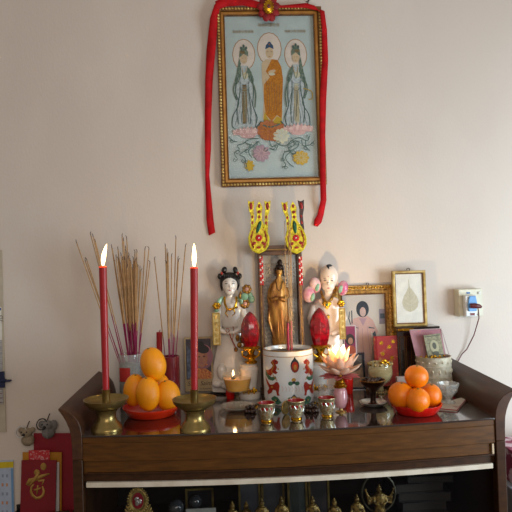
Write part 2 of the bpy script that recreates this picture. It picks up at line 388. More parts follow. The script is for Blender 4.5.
# side figures
def side(cx, m):
    f = lambda x, y: (cx+m*x, y)
    pp([f(-3, 66), f(3, 66), f(8, 78), f(7, 90), f(9, 104), f(13, 120), f(14, 127), f(-13, 127), f(-11, 112), f(-7, 96), f(-8, 82)], 7)
    pp([f(-3, 66), f(-7, 72), f(-9.5, 80), f(-9, 86), f(-5, 82), f(-3, 76)], 6); pp([f(3, 66), f(7, 72), f(9.5, 80), f(8.5, 86), f(4.5, 80), f(3, 74)], 6)
    pdsc(cx, 59, 3.6, 5.2, 3); pp([f(-4.6, 58), f(-4, 51), f(-2, 49), f(0, 45.5), f(2.2, 49), f(4.3, 52), f(4.4, 57), f(0, 54)], 6)
    pdsc(cx-1.2*m, 52.5, 2.6, 1.7, 15); pp([f(-4.6, 58), f(-6.6, 68), f(-8.4, 78), f(-5, 72), f(-3, 64)], 6)
    pst([f(-1.6, 58.5), f(-.5, 58.4)], .4, 15); pst([f(.8, 58.4), f(1.9, 58.5)], .4, 15); pst([f(-.4, 62.2), f(.8, 62.2)], .5, 9)
    pp([f(-2, 85), f(2, 85), f(2.6, 105), f(1.5, 124), f(-2.5, 124), f(-2.8, 105)], 15 if m > 0 else 11)
    pdsc(cx+1, 76, 3, 3.4, 11)
    for w in ([(-7, 78), (-9, 92), (-6, 104), (-12, 116), (-13, 126), (-10, 129)], [(7, 78), (9, 90), (8, 106), (12, 118), (10, 128), (16, 122)],
              [(-4, 82), (-5, 96), (-8, 110), (-7, 124)], [(4, 82), (4.5, 97), (6, 110), (5, 124)]):
        pst([f(*q) for q in w], .9, 12)
    for w in ([(-2, 70), (0, 80), (3, 71)], [(-5, 88), (0, 92), (5, 88)], [(0, 92), (0, 118)]): pst([f(*q) for q in w], .7, 6)
    for k in range(7):
        x = -9+k*3.1; pst([f(x*.45, 92), f(x*.8+math.sin(k)*1.2, 104), f(x+math.cos(k*2)*1.2, 116), f(x*1.1, 125)], .45, 17 if k % 2 else 12)
    for k in range(5): pst([f(-7+k*.8, 76+k*2), f(-3, 84+k*2.4), f(3, 84+k*2.4), f(7-k*.8, 76+k*2)], .4, 17)
    for k in range(4): pst([f(-1.6+k*1.1, 88), f(-1.9+k*1.3, 122)], .35, 18)
    for w in ([(-8, 80), (-11, 90), (-8, 100)], [(8, 82), (11, 94), (10, 108)]): pst([f(*q) for q in w], 1.3, 6)
    for k in range(3): pdsc(cx+m*(-2.5+k*2.5), 48.5-(k == 1)*2, 1.1, 1.6, 12)
    pst([f(-2, 68), f(-1, 74), f(1.4, 74), f(2.4, 68)], .5, 18)
PMs.append(M('print_pale_pink', 'd3b3ab', .7, col2='c8a59d', nscale=150)); PMs.append(M('print_fold', '8f9b9c', .7)); PMs.append(M('print_tan', 'b59a6c', .7))
side(244.5, 1); side(296, -1)
pst([(303, 90), (311, 93), (312, 100), (308, 101)], .8, 10)
# lotus and vines
def bloom(u, v, r, mi, n=9, sq=.55):
    for i in range(n):
        a = PI*2*i/n; pdsc(u+math.cos(a)*r*.6, v-math.sin(a)*r*.6*sq, r*.5, r*.32, mi, a)
    pdsc(u, v, r*.5, r*.35, mi)
def lotus(u, v, r, mi, mi2):
    for k, (n, rr, h_) in enumerate(((9, 1.0, 6.5), (7, .72, 8), (5, .45, 9))):
        for i in range(n):
            q = (i/(n-1)*2-1); x = u+q*r*rr; tp = (x+q*3.0, v-h_*(1-.45*q*q)+k)
            pp([(x-2.6, v+2), (x-2.2+q, v-3), tp, (x+2.4+q, v-2.5), (x+2.6, v+2)], mi if (i+k) % 2 else mi2)
    pp([(u-r*.8, v), (u+r*.8, v), (u+r*.5, v+4.5), (u, v+5.5), (u-r*.5, v+4.5)], mi)
lotus(247, 133.5, 12, 8, 16); lotus(297, 131, 12, 8, 16)
bloom(267, 131, 10, 9, 11, .9); pp([(259, 126), (283, 125), (281, 138), (274, 142), (263, 141), (259, 135)], 9); pst([(262, 126), (270, 128), (279, 125)], 1.4, 12)
bloom(280, 137, 7.5, 11, 9, .9); bloom(260, 154, 8, 13, 9, 1); bloom(299.5, 159, 7.5, 10, 9, .8); bloom(248, 166, 4.5, 10, 7, 1.3)
for w in ([(228, 137), (231, 141), (236, 142)], [(236, 160), (233, 153), (238, 150), (236, 146), (242, 144), (248, 140), (258, 139)],
          [(245, 168), (243, 158), (238, 155), (246, 150), (249, 146), (243, 143)], [(250, 158), (247, 152), (252, 146), (258, 142)],
          [(268, 141), (270, 147), (276, 146), (274, 151), (268, 149)], [(276, 145), (284, 147), (290, 142), (298, 139), (306, 142), (309, 136)],
          [(283, 152), (281, 160), (284, 166), (280, 168)], [(283, 153), (291, 151), (297, 147), (295, 142), (288, 145)],
          [(292, 168), (287, 164), (284, 158), (290, 152)], [(304, 142), (305, 149), (309, 152)], [(300, 141), (302, 147), (309, 146), (313, 142)],
          [(290, 139), (293, 146), (287, 149), (291, 156)]): pst(w, .75, 12)
for (u, v, r, d) in ((231, 141, 2.4, 1), (236, 153, 2.6, -1), (241, 161, 2.2, 1), (250, 146, 2.8, 1), (256, 144, 2.2, -1), (264, 150, 2.4, 1), (272, 149, 2.6, -1), (281, 160, 2.4, 1), (284, 169, 2, -1),
                     (288, 147, 2.6, 1), (296, 145, 3, -1), (304, 149, 2.4, 1), (311, 146, 2.2, -1), (292, 153, 2.4, 1), (245, 152, 2.4, -1), (277, 143, 2.2, 1), (306, 138, 2, 1), (233, 160, 2, 1)):
    pst([(u+r*(1-k/9)*math.cos(d*k*.95), v+r*(1-k/9)*math.sin(d*k*.95)) for k in range(8)], .6, 12)
for (u, v, r, m_) in ((260, 154, 7.5, 16), (280, 137, 7, 7), (299.5, 159, 6.5, 11), (268, 133, 9, 4)):
    for k in range(12):
        a = 2*PI*k/12+.2; pst([(u+math.cos(a)*r*.25, v+math.sin(a)*r*.22), (u+math.cos(a+.12)*r*.6, v+math.sin(a+.12)*r*.5), (u+math.cos(a)*r, v+math.sin(a)*r*.85)], .5, m_)
po = pr.build('print', PMs, pic, smooth=0, recalc=False)
po['label'] = 'pale blue print with three figures, lotuses and curling vines'
for body, u, v, sz in (('南無阿彌陀佛', 270, 27.3, 3.6), ('南無觀世音菩薩', 244.5, 33.2, 3.0), ('南無大勢至菩薩', 296, 34, 3.0)):
    q = pq(u, v); text(body, sz*FS, PMs[14], (q[0], -.0086, q[1]), pic)
MB().box(-FWd/2+.0262, FWd/2-.0262, -.0108, -.0100, .0262, FH-.0262).build('pane', thin_glass, pic, smooth=0)

# ribbon (lies over the frame and hangs at both sides)
rib = bpy.data.objects.new('red_ribbon', None); C.objects.link(rib); rib.location = PW(268, 10, WY-.024)
tag(rib, 'long red cloth ribbon draped over the top of the high picture frame', 'ribbon')
satin = M('red_satin', 'b80c14', .7, col2='a20810', nscale=30, spec=.25)
def strip(name, uvw, n=8, th=.0012):
    P = []
    for i in range(len(uvw)-1):
        for k in range(n):
            t = k/n; t = t
            P.append([uvw[i][j]*(1-t)+uvw[i+1][j]*t for j in range(6)])
    P.append(list(uvw[-1]))
    mb = MB(); vs = []
    for (u, v, du, dv, y, tw) in P:
        a = PW(u-du/2, v-dv/2, y-tw); b = PW(u+du/2, v+dv/2, y+tw); vs += [a-rib.location, (a+b)/2-rib.location+Vector((0, -.0005, 0)), b-rib.location]
    fs = []
    for i in range(len(P)-1):
        fs += [(3*i, 3*i+1, 3*i+4, 3*i+3), (3*i+1, 3*i+2, 3*i+5, 3*i+4)]
    mb.add(vs, fs); return mb.build(name, satin, rib, solid=th*.5, smooth=1.5)
yR = WY-.026; yF = WY-.006
strip('left_tail', [(218, 2, 7, -5, yR, 0), (214, 18, 8, 0, yR, .004), (211, 50, 9, 0, yF-.01, -.004), (209, 80, 7.5, 0, yF-.005, .005),
                    (208, 120, 6.5, 0, yF, -.003), (208, 150, 6, 0, yF, .004), (207.3, 175, 4, 0, yF, .003), (208.5, 195, 5.5, 0, yF, -.002), (210, 220, 7, -1, yF, .002), (212, 234, 6.5, -3, yF, 0)])
strip('left_drape', [(216, 6, 2, 9, yR, 0), (226, 1, 0, 11, yR, .003), (243, 1, 0, 9, yR, -.003), (258, 5, 0, 7, yR-.003, 0), (266, 6, 0, 6, yR-.003, 0)])
strip('right_drape', [(270, 6, 0, 5, yR-.003, 0), (282, 6.5, 0, 2.5, yR, .001), (293, 6, 0, 3.5, yR, 0), (306, 5.5, 0, 5, yR, 0), (316, 8, 3, 5, yR, 0), (323, 14, 5, 3, yR, 0)])
strip('right_tail', [(322, 10, 5, 2, yR, 0), (324.5, 30, 5, 0, yR, .003), (325, 60, 6.5, 0, yR, -.003), (323, 100, 6.5, 0, yR, .003), (322.5, 140, 5.5, 0, yR, 0),
                     (323, 180, 6, 0, yR, -.002), (323.5, 200, 6, 0, yR, 0), (320.5, 215, 6, 1, yF, .003), (318, 221, 7, 3, yF, 0), (315.5, 226, 4, 1.5, yF, 0)])
ro = Thing('ribbon_rosette', 'round red cloth rosette with gold centre on top of the high picture', 'rosette', p=PW(268.5, 8, WY-.034))
for i in range(9):
    a = 2*PI*i/9+.2; mb = MB()
    mb.ell(math.cos(a)*6.6, .8*(i % 2), math.sin(a)*9.0, 5.2, 1.6, 4.0, 14, 8, rot=Matrix.Rotation(-a, 3, 'Y'))
    ro.part('petal', mb, M('rosette_red', '94080f', .6, col2='6e060b', nscale=60))
mb = MB().ell(0, -2, 0, 4.6, 2, 6.4, 20, 10)
for i in range(14): a = 2*PI*i/14; mb.ell(math.cos(a)*4.7, -2.4, math.sin(a)*6.6, .9, .9, .9, 8, 6)
ro.part('centre_boss', mb, gold)
ro.part('centre_stone', MB().ell(0, -4, 0, 1.6, 1, 2.2, 12, 8), M('stone_red', '6e0d10', .1, coat=1))
nb = Thing('wall_hook', 'small dark metal hook at the upper right of the high picture', 'hook', p=PW(308, 2.5, WY-.004))
nb.part('hook', MB().tube([(0, 1, 0), (0, -9, 0), (0, -9, 3.5)], .6, 8).tube([(-2.5, -5, -1.5), (3, -5, 1.5)], .5, 6), iron)

# ================================================================== SOCKET, ADAPTER, PLUG CORD
so = Thing('wall_socket', 'cream surface mounted socket box on the wall right of the altar', 'socket', p=PW(466, 302, WY-.0002))
def LL(t, u, v, y=0): return t.L(u, v, y)
a = so.L(454.5, 316); b = so.L(479, 288)
so.part('socket_box', MB().box(a[0], b[0]-2, -12, 0, a[1], b[1]), offw, bevel=.8)
so.part('switch', MB().box(b[0]-6.6, b[0]-3.6, -13, -12.1, b[1]-5.4, b[1]-3), white, bevel=.3)
so.part('switch_mark', MB().box(a[0]+8, a[0]+11.5, -12.3, -12.1, b[1]-4.6, b[1]-3), M('blue_mark', '2b5f9a', .5))
ad = Thing('plug_adapter', 'white and light blue travel adapter pushed into the wall socket', 'adapter', p=PW(469.5, 306, WY-12.1*so.s-.0003))
ad.part('adapter_body', MB().box(-7, 4.5, -7, 0, -10, 11), M('white_plastic', 'd8d8d8', .35), bevel=1)
ad.part('blue_face', MB().prism([(-4.6, -4.5), (3.4, -4.5), (4.6, 1), (3, 10.4), (-3.4, 10.4), (-5, 3)], -9, -7.05), M('sky_blue_plastic', '5b93cc', .35), bevel=.5)
ad.part('neon_switch', MB().box(-2.4, 1.8, -7.6, -7.05, -8.8, -6.4), M('dark_red_plastic', '6a0f14', .3))
pl_ = Thing('power_cord', 'dark maroon plug and thin cord running down behind the altar', 'cord', p=ad.p+Vector((-.5*ad.s, -9.2*ad.s, 0)))
mar = M('maroon_plastic', '5c1820', .4)
pl_.part('plug', MB().tube([(-3, -1, 1), (1, -2.5, 1), (5, -2.5, .6), (7.5, -1.8, -.5)], [2.4, 2.6, 2.2, 1.4], 12), mar)
Yc = [pl_.p.y-.004, WY-.03, WY-.018, WY-.01, WY-.006, WY-.005]
uv = [(478, 307), (479, 318), (474, 335), (467, 349), (462, 354), (457, 363)]
pl_.part('cable', MB().tube([tuple((PW(u, v, y)-pl_.p)/pl_.s) for (u, v), y in zip(uv, Yc)]+[tuple((PW(452, 384, WY-.005)-pl_.p)/pl_.s)], .55, 8), mar)

# ================================================================== PAPERS AT THE LEFT WALL
cal = Thing('hanging_chart', 'cream sheet with stacked papers hanging at the far left edge', 'paper', p=PW(-6, 432, WY-.002))
def lb(t, u0, v0, u1, v1, y0, y1, mb=None, mi=0):   # box from pixel corners
    mb = mb or MB(); a = t.L((u0+u1)/2, (v0+v1)/2); w = abs(u1-u0); h = abs(v1-v0)
    return mb.box(a[0]-w/2, a[0]+w/2, y0, y1, a[1]-h/2, a[1]+h/2, mi)
cream = M('cream_card', 'b7ab97', .7, col2='afa28e')
cal.part('backing_sheet', lb(cal, -22, 250, 4, 432, -1, 0), cream)
cal.part('paper_stack', lb(cal, -20, 340, 3, 404, -2.4, -1.05), M('grey_paper', 'a9a5a2', .7, col2='8c8a8c', nscale=60, stretch=(1, 1, 8)))
cal.part('pinned_note', lb(cal, -20, 307, 2, 351, -1.8, -1.05), white)
cal.part('note_heading', lb(cal, -18, 308, 1.6, 310.5, -2.0, -1.82), M('blue_print', '3b4d92', .7))
rl = MB()
for k in range(5): lb(cal, -18, 384+k*4.5, 3, 384.6+k*4.5, -2.6, -2.42, rl)
cal.part('ruled_lines', rl, M('brown_print', '7a4a3c', .7))
clp = MB(); lb(cal, -4, 371, 6, 387, -4, -2.5, clp); q = cal.L(8.5, 380); clp.tube([(q[0]-6, -3.2, q[1]), (q[0]-1, -3.6, q[1]+.3)], 2.0, 8)
clp.lathe([(1.4, -.7), (3.2, -.7), (3.2, .7), (1.4, .7)], q[0]+1, -3.4, q[1], 14, cap=False)
cal.part('binder_clip', clp, M('navy_plastic', '131c40', .35), bevel=.3)
q = cal.L(1, 318); cal.part('paper_clip', MB().tube([(q[0]-3, -2.6, q[1]+2), (q[0]+2, -2.6, q[1]+2.5), (q[0]+3, -2.6, q[1]), (q[0]-2, -2.6, q[1]-1), (q[0]+3, -2.6, q[1]-3)], .3, 6), iron)
kal = Thing('wall_calendar', 'small calendar page with yellow heading at the lower left wall', 'calendar', p=PW(2, 530, WY-.002))
kal.part('calendar_page', lb(kal, -22, 461, 14, 532, -.8, 0), M('pale_blue_paper', 'a9b6cc', .7))
kal.part('yellow_heading', lb(kal, -22, 462, 13.5, 468, -1.1, -.82), M('yellow_paper', 'c9b11f', .6))
kal.part('blue_border', lb(kal, 12, 468.2, 14, 532, -1.1, -.82), M('blue_border', '6a93bd', .6))
dg = MB()
for r in range(6):
    for c_ in range(7): lb(kal, -20+c_*4.4, 474+r*9, -18.2+c_*4.4, 477+r*9, -1.0, -.82, dg, r % 2)
kal.part('date_figures', dg, [M('grey_print', '8a93a8', .7), M('orange_print', 'c08a6a', .7)])

# letter rack with folders (hung on the wall left of the altar)
rk = Thing('letter_rack', 'black wall rack holding folders, left of the altar cabinet', 'rack', p=PW(45, 512, WY-.003))
mb = lb(rk, 18, 503, 76, 540, -1.5, 0); lb(rk, 18, 509, 76, 540, -16, -14.8, mb); lb(rk, 18, 538, 76, 541, -16, 0, mb)
lb(rk, 18, 509, 19.5, 540, -16, 0, mb); lb(rk, 74.5, 509, 76, 540, -16, 0, mb)
rk.part('rack_body', mb, black)
q = rk.L(46, 507); rk.part('rack_scroll', MB().tube([(q[0]-18, -15, q[1]-3), (q[0]-4, -15, q[1]-.5), (q[0]+6, -15, q[1]), (q[0]+18, -15, q[1]+.5), (q[0]+27, -15, q[1]+1)], .8, 8), iron)
def sheet(name, label, cat, u0, v0, u1, v1, y, th, mat, skew=0):
    t = Thing(name, label, cat, p=PW((u0+u1)/2, v1, WY-y)); mb = MB()
    a = t.L(u0+skew, v0); b = t.L(u1+skew, v0); c = t.L(u1, v1); d = t.L(u0, v1)
    mb.prism([d, c, b, a], -th, 0); t.part('cover', mb, mat, bevel=.2); return t
rd = sheet('red_envelope_folder', 'large plain red folder, rearmost in the wall rack', 'folder', 34, 433, 78, 538, .010, 1, M('dark_red_card', '8c0f20', .6))
yf = sheet('yellow_envelope', 'mustard yellow envelope between the red folders in the wall rack', 'envelope', 23, 452, 62, 538, .019, 1.5, M('mustard_card', 'b5781a', .6), 0)
wp = sheet('white_notepad', 'white pad edge peeping out beside the gold-marked red folder', 'notepad', 50, 462, 59.5, 538, .026, 1.5, M('pad_white', 'd2ccc9', .7))
pk = sheet('red_foil_packet', 'small bright red packet with shiny foil, tucked in the wall rack', 'packet', 29, 450, 50, 500, .032, 1.0, M('bright_red_card', 'b5252c', .35, col2='c98f8f', nscale=180, lo=.5, hi=.62))
fo = sheet('red_folder', 'front red folder bearing a gold brushed emblem in the wall rack', 'folder', 20, 460, 55, 538, .040, 1.6, M('crimson_card', '7d0f1c', .5), 2.0)
em = MB(); g = lambda u, v: fo.L(u, v, -1.6)
mpe = lambda x, z, l: (x, -1.65-l, z)
for (u, v, ru, rv, rt) in ((43.5, 466.5, 3, 3.8, 0), (37, 472.5, 2.9, 3.2, .2)): c_ = g(u, v); em.disc(c_[0], c_[1], ru, rv, mpe, 0, .1, rot=rt); 
for pts, w in (([(27, 485), (30, 480), (36, 479), (42, 476), (50, 473.5)], [3, 4, 3.6, 3.4, 1]), ([(39, 472), (35, 479), (29, 486)], [3, 3.4, 1]),
               ([(38, 481), (44, 480), (42, 485)], [2, 3, 1]),
               ([(34, 484), (31.5, 487), (31, 491), (32.5, 495), (36, 498), (40, 497.5), (43, 495), (44, 491), (42.5, 486)], [1.5, 2, 2.4, 2.6, 2.8, 2.8, 2.6, 2.4, 1.5]), ([(34, 490), (41, 488)], [1.8, 1.8]), ([(38, 485), (37, 494)], [1.6, 1.2])):
    lay[0] += 1; em.stroke([g(*p) for p in pts], w, mpe, 0, .15+.03*(lay[0] % 8))
fo.part('gold_emblem', em, M('dull_gold_print', 'a8803c', .5, metal=.2), solid=.0003)

def plush(name, label, u, v, mat, grey):
    t = Thing(name, label, 'ornament', p=PW(u, v+9, WY-.030)); mb = MB()
    mb.ell(0, 0, 5.5, 6.5, 5, 6, 20, 12).ell(-1, -1, 13, 6, 5, 5, 20, 12)
    if grey: mb.ell(-6, -1, 14, 3.5, 2, 4, 14, 10); mb.ell(5.5, 0, 13, 4, 2, 5, 14, 10); mb.ell(.5, -4, 5, 2, 2, 5, 12, 8)
    else: mb.ell(-6, -1, 15.5, 2.8, 2, 2.8, 14, 10); mb.ell(5, 0, 15.5, 2.8, 2, 2.8, 14, 10); mb.ell(3, -3, 4, 4, 3, 3, 12, 8)
    t.part('body', mb, mat, remesh=.55)
    t.part('nose', MB().ell(-2, -6.2, 12.4, 1.5, 1.2, 1.5, 10, 8).ell(-4.4, -5.3, 14.8, .8, .8, .8, 8, 6).ell(.8, -5.4, 14.8, .8, .8, .8, 8, 6), black)
    r = MB(); n = 16; r.tube([(-5+5*math.cos(2*PI*i/n), -4+2*math.sin(2*PI*i/n), 15+5*math.sin(2*PI*i/n)) for i in range(n+1)], .6, 6)
    t.part('clip_ring', r, black if grey else silver)
    t.part('hanger', MB().tube([(-1, 0, 17), (-1, 6, 21), (-1, .028/t.s, 22)], .5, 6), iron)
plush('koala_clip', 'small tan plush animal clipped above the folders, left of the grey one', 28, 436.5, M('tan_fur', '8d7c66', .95, bump=1, bscale=400), False)
plush('elephant_clip', 'small grey plush animal with dark ring above the folders', 48.5, 429, M('grey_fur', '77716d', .95, bump=1, bscale=400), True)

# gift bag and box on the right of the cabinet
gb = Thing('cardboard_box', 'grey white box stacked on the floor right of the cabinet', 'box', p=(CW+.30, .28, 0))
gb.e.location = (CW+.30, .28, 0)
MB().box(-.17, .17, -.13, .13, 0, Z0-.265).build('box_body', M('grey_card', '8f9096', .7, col2='7b7c84', nscale=9), gb.e, bevel=.003)
MB().box(-.172, .172, -.02, .02, Z0-.2648, Z0-.2642).build('tape', M('box_tape', 'b7a987', .4), gb.e)
bg = Thing('gift_bag', 'magenta paper bag with white pattern right of the cabinet', 'bag', p=(CW+.30, .28, Z0-.264))
MB().box(-.15, .15, -.08, .08, 0, .100).build('bag_body', M('magenta_pattern', '8a1247', .5, col2='d8b9c4', nscale=26, lo=.52, hi=.56), bg.e, bevel=.002)
MB().tube([(-.05, -.0815, .09), (-.05, -.083, .12), (0, -.083, .14), (.05, -.083, .12), (.05, -.0815, .09)], .002, 8).build('handle', M('cord_white', 'd8d0d0', .7), bg.e)

# ================================================================== ON THE ALTAR
def copy_tree(o, parent=None):
    c = o.copy(); C.objects.link(c)
    if parent: c.parent = parent
    for ch in [x for x in bpy.data.objects if x.parent == o]: copy_tree(ch, c)
    return c
def lamp(name, th, x, y, z, power, col, rad):
    l = bpy.data.lights.new(name, 'POINT'); l.energy = power; l.color = col; l.shadow_soft_size = rad
    o = bpy.data.objects.new(name, l); C.objects.link(o); o.parent = th.e; o.location = (x*th.s, y*th.s, z*th.s); return o

# --- candles in brass holders
def holder(u, v, w, h, label):
    t = Thing('candle_holder', label, 'candle holder', u, v, group=None); k = w/43
    t.part('foot', MB().lathe([(15.3, 0), (15.5, 1.5), (15, 3.5), (13.4, 5), (13, 6.5), (10.5, 9), (9.2, 13), (9.3, 17), (11, 20), (12.2, 21), (10, 21.6)], seg=40), brass, sub=0)
    t.part('drip_dish', MB().lathe([(9, 21.2), (13, 22), (18, 24.5), (21, 28), (22, 30.5), (22.3, 31.5), (21.6, 31.7), (20, 29.5), (16, 26.8), (10, 25.2), (4, 24.8)], seg=48), brass)
    t.part('socket', MB().lathe([(4, 24.9), (4.2, 26), (3.9, 27), (3.9, 40), (4.2, 40.5), (3.4, 40.6), (3.2, 30)], seg=24), brass)
    return t
def candle(h_, vt, ut, label, flut, flean):
    t = Thing('candle', label, 'candle', p=h_.p+Vector((0, 0, 30.2*h_.s)), ); a = t.L(ut, vt); r = 3.15
    n = 6; mb = MB()
    prof = [(x*0, 0) for x in range(1)]
    pts = [(a[0]*i/n, 0, a[1]*i/n) for i in range(n+1)]
    mb.tube(pts, [r, r*1.05, r*1.1, r*1.15, r*1.18, r*1.2, r*1.22], 24)
    t.part('wax', mb, red)
    t.part('melted_rim', MB().lathe([(r*1.18, -.3), (r*1.28, .4), (r*1.1, 1.3), (r*.7, .9), (r*.3, .4)], a[0], 0, a[1], 20), M('glowing_wax', 'd8351e', .3, sss=.3, emit='f05010', estr=.7))  # orange glow of the flame in the wax rim, put in as emission
    t.part('wick', MB().tube([(a[0], 0, a[1]+.3), (a[0]+.3, 0, a[1]+3.4)], .35, 6), black)
    f = t.L(*flut); w = MB(); P = []; R = []
    for i in range(11):
        q = i/10; P.append((a[0]+.2+(f[0]-a[0])*q**1.2+flean*math.sin(q*PI), 0, a[1]+2+(f[1]-a[1]-2)*q)); R.append(.4+2.3*math.sin(PI*min(1, q*.93+.06))**.9*(1-q*.55) if q < 1 else .05)
    w.tube(P, R, 16); t.part('flame', w, flame_m)
    lamp('flame_light', t, a[0]+(f[0]-a[0])*.5, 0, a[1]+10, .75, (1, .55, .2), .006)
    return t
h1 = holder(107, 430, 43, 0, 'brass candle holder at the far left end of the altar, left of the yellow fruit')
candle(h1, 267.5, 102.8, 'tall lit red candle in the left holder, at the far left', (106.5, 244), -.6)
h2 = holder(195.3, 430, 43, 0, 'brass candle holder between the yellow fruit and the glass saucer')
candle(h2, 268.5, 194, 'tall lit red candle right of the yellow fruit', (193.8, 243.5), .2)

# --- fruit plates
def plate(u, v, w, h, mat, label, wavy):
    t = Thing('fruit_plate', label, 'plate', u, v); R = w/2
    wb = (lambda a, j: 1+.02*math.cos(a*20)*(1 if 2 < j < 7 else 0)) if wavy else None
    t.part('dish', MB().lathe([(R*.74, 0), (R*.78, .3), (R*.82, 1.2), (R*.95, h*.75), (R, h), (R*1.0, h+.8), (R*.96, h+.6), (R*.9, h*.8), (R*.7, 2.2), (R*.2, 1.6)], seg=60, wob=wb), mat); return t
pA = plate(152, 414.5, 57, 8.5, redor, 'orange red plastic plate under the yellow oval fruit', False)
pB = plate(416.5, 412.3, 50, 9, redp, 'bright red fluted plate under the four round oranges', True)
yel = M('yellow_orange_rind', 'ec9a08', .42, col2='e48a06', nscale=14, bump=.5, bscale=350, sss=.08, lo=.35, hi=.7)
org = M('orange_rind', 'f08208', .28, col2='e87205', nscale=14, bump=.5, bscale=350, sss=.08, lo=.35, hi=.7)
stemm = M('fruit_stem', '5f6a30', .8)
def fruit(pl, u, v, dy, rx, rz, mat, label, name, rot=0, group=None):
    p = PW(u, v, pl.p.y+dy); t = Thing(name, label, 'orange' if name == 'orange' else 'fruit', p=p, group=group)
    Rm = Matrix.Rotation(rot, 3, 'Y')
    mb = MB().ell(0, 0, 0, rx, rx, rz, 32, 22, rot=Rm)
    o = t.part('rind', mb, mat, smooth=3)
    d = Rm @ Vector((0, -rx*.25, rz*.97)); d2 = MB().lathe([(1.1, -.6), (1.2, .2), (.5, .5)], d.x, d.y, d.z, 8)
    t.part('stem_scar', d2, stemm); return t
fy = 'oval_citrus'
fruit(pA, 134.5, 390, -.004, 11, 16, yel, 'yellow oval fruit at the left side of the yellow pile', fy, .12)
fruit(pA, 148, 394, -.038, 12, 17, yel, 'yellow oval fruit at the front of the yellow pile', fy, -.05)
fruit(pA, 168, 396, -.014, 12.4, 16, yel, 'yellow oval fruit at the right side of the yellow pile', fy, -.15)
fruit(pA, 158, 386, .050, 11.5, 13, yel, 'yellow oval fruit at the back, mostly hidden by the pile', fy, .1)
fruit(pA, 153.3, 364, -.006, 12.6, 17, yel, 'yellow oval fruit on top of the yellow pile', fy, -.25)
fruit(pB, 401, 395, -.014, 13, 13, org, 'round orange at the left of the red fluted plate', 'orange')
fruit(pB, 417.5, 400, -.045, 12.3, 12.3, org, 'round orange at the front of the red fluted plate', 'orange')
fruit(pB, 431, 395.5, .008, 10.6, 11.6, org, 'round orange at the right of the red fluted plate', 'orange')
fruit(pB, 416.5, 376.5, -.014, 11.8, 11.4, org, 'round orange on top of the other three', 'orange')

# --- incense in glass jar and in the dark red vase
def stick(base, top, group, label, dye=.36, r=.0018):
    o = MB(); b = Vector(base); t = Vector(top); d = t-b; L = d.length
    k = dye+random.uniform(-.04, .05); e = bpy.data.objects.new('incense_stick', None); C.objects.link(e); e.empty_display_size = .02; e.location = b
    tag(e, label, 'incense stick', group)
    MB().tube([(0, 0, 0), d*k], r*.75, 6).build('dyed_stem', mag, e)
    MB().tube([d*k, d*.7, d*.985], r, 6).build('stick_coating', tan, e)
    cu = Vector((random.uniform(-.003, .003), 0, .004))
    MB().tube([d*.985, d, d+cu, d+cu*1.3+Vector((random.uniform(-.002, .002), 0, 0))], [r*.8, r*.7, r*.6, r*.3], 6).build('burnt_tip', burnt, e)
jar = Thing('glass_jar', 'clear glass jar of spent incense sticks behind the left candle', 'jar', 131, Y=.35)
jb = jar.L(119.5, 354); ht = jb[1]; r = 11.3
jar.part('glass_body', MB().lathe([(r-.6, 0), (r, 1), (r, ht-6), (r+.6, ht-2), (r+.3, ht), (r-.6, ht), (r-.9, ht-6), (r-.9, 3), (r-1.4, 2)], seg=40), M('jar_glass', 'c9cbc8', .05, alpha=.24, col2='b9bcb8', coat=1, spec=.8))
jar.part('sand', MB().lathe([(r-1.3, 2.6), (r-1.1, 3), (r-1.1, ht*.80), (r*.5, ht*.83), (.3, ht*.84)], seg=30), ash)
lb_ = MB(); a0 = jar.L(121, 380); a1 = jar.L(132, 366)
lb_.patch([(a0[0], a0[1]), (a1[0], a0[1]), (a1[0], a1[1]), (a0[0], a1[1])], lambda x, z, l: (x, -math.sqrt(max(0, (r+.15)**2-x*x)), z), 0, 0, 3)
jar.part('red_label', lb_, M('label_red', 'a8231c', .6))
tops = [(76, 241), (86.5, 259), (85, 260), (90.3, 233), (92.8, 235), (95, 240), (111.6, 246), (112.5, 250), (117.8, 248), (122, 235), (123.4, 239),
        (126.6, 237), (125.6, 247), (135, 251), (137, 250.6), (130, 259), (133.4, 258), (138, 265), (140, 267), (145, 248), (149, 248), (150, 262),
        (122.5, 258), (128, 257), (124.5, 258), (131, 262), (136, 259), (116, 256), (114, 262), (133, 266), (141, 270), (120, 262), (127, 266), (123, 264), (129, 254), (134, 262), (118, 258), (126, 251), (132, 268), (137, 262), (121, 254)]
for i, (u, v) in enumerate(tops):
    q = (u-76)/75; bu = 124+q*14+random.uniform(-2, 2); dy = random.uniform(-5, 5)
    b = PW(bu, 374, jar.p.y+dy*jar.s); t = PW(u, v, jar.p.y+(dy*1.5+random.uniform(-4, 4))*jar.s)
    d = t-b; b = b+d*(-.0)
    sl = {0: 'incense stick leaning furthest left out of the glass jar behind the left candle', 3: 'tallest of the left-leaning incense sticks in the glass jar',
          21: 'incense stick leaning furthest right out of the glass jar', 18: 'shortest right-leaning incense stick in the glass jar', 9: 'tallest upright incense stick in the middle of the glass jar'}
    stick(b, t, 'incense sticks in the glass jar', sl.get(i, 'thin burnt-down incense stick within the dense bunch in the glass jar'), .40)
vase = Thing('incense_cup', 'dark red glazed cup of incense behind the yellow fruit', 'cup', 170.5, Y=.36)
vb = vase.L(170.5, 356); ht = vb[1]; r = 10
vase.part('cup_body', MB().lathe([(r-1, 0), (r-.3, 1), (r, 4), (r, ht-2), (r+.2, ht), (r-.8, ht), (r-1.1, ht-3), (r-1.1, 6)], seg=40), M('dark_red_glaze', '74232a', .2, col2='641a20', coat=.5))
vase.part('sand', MB().lathe([(r-1.2, ht*.5), (r-1.2, ht-6), (.2, ht-5)], seg=24), ash)
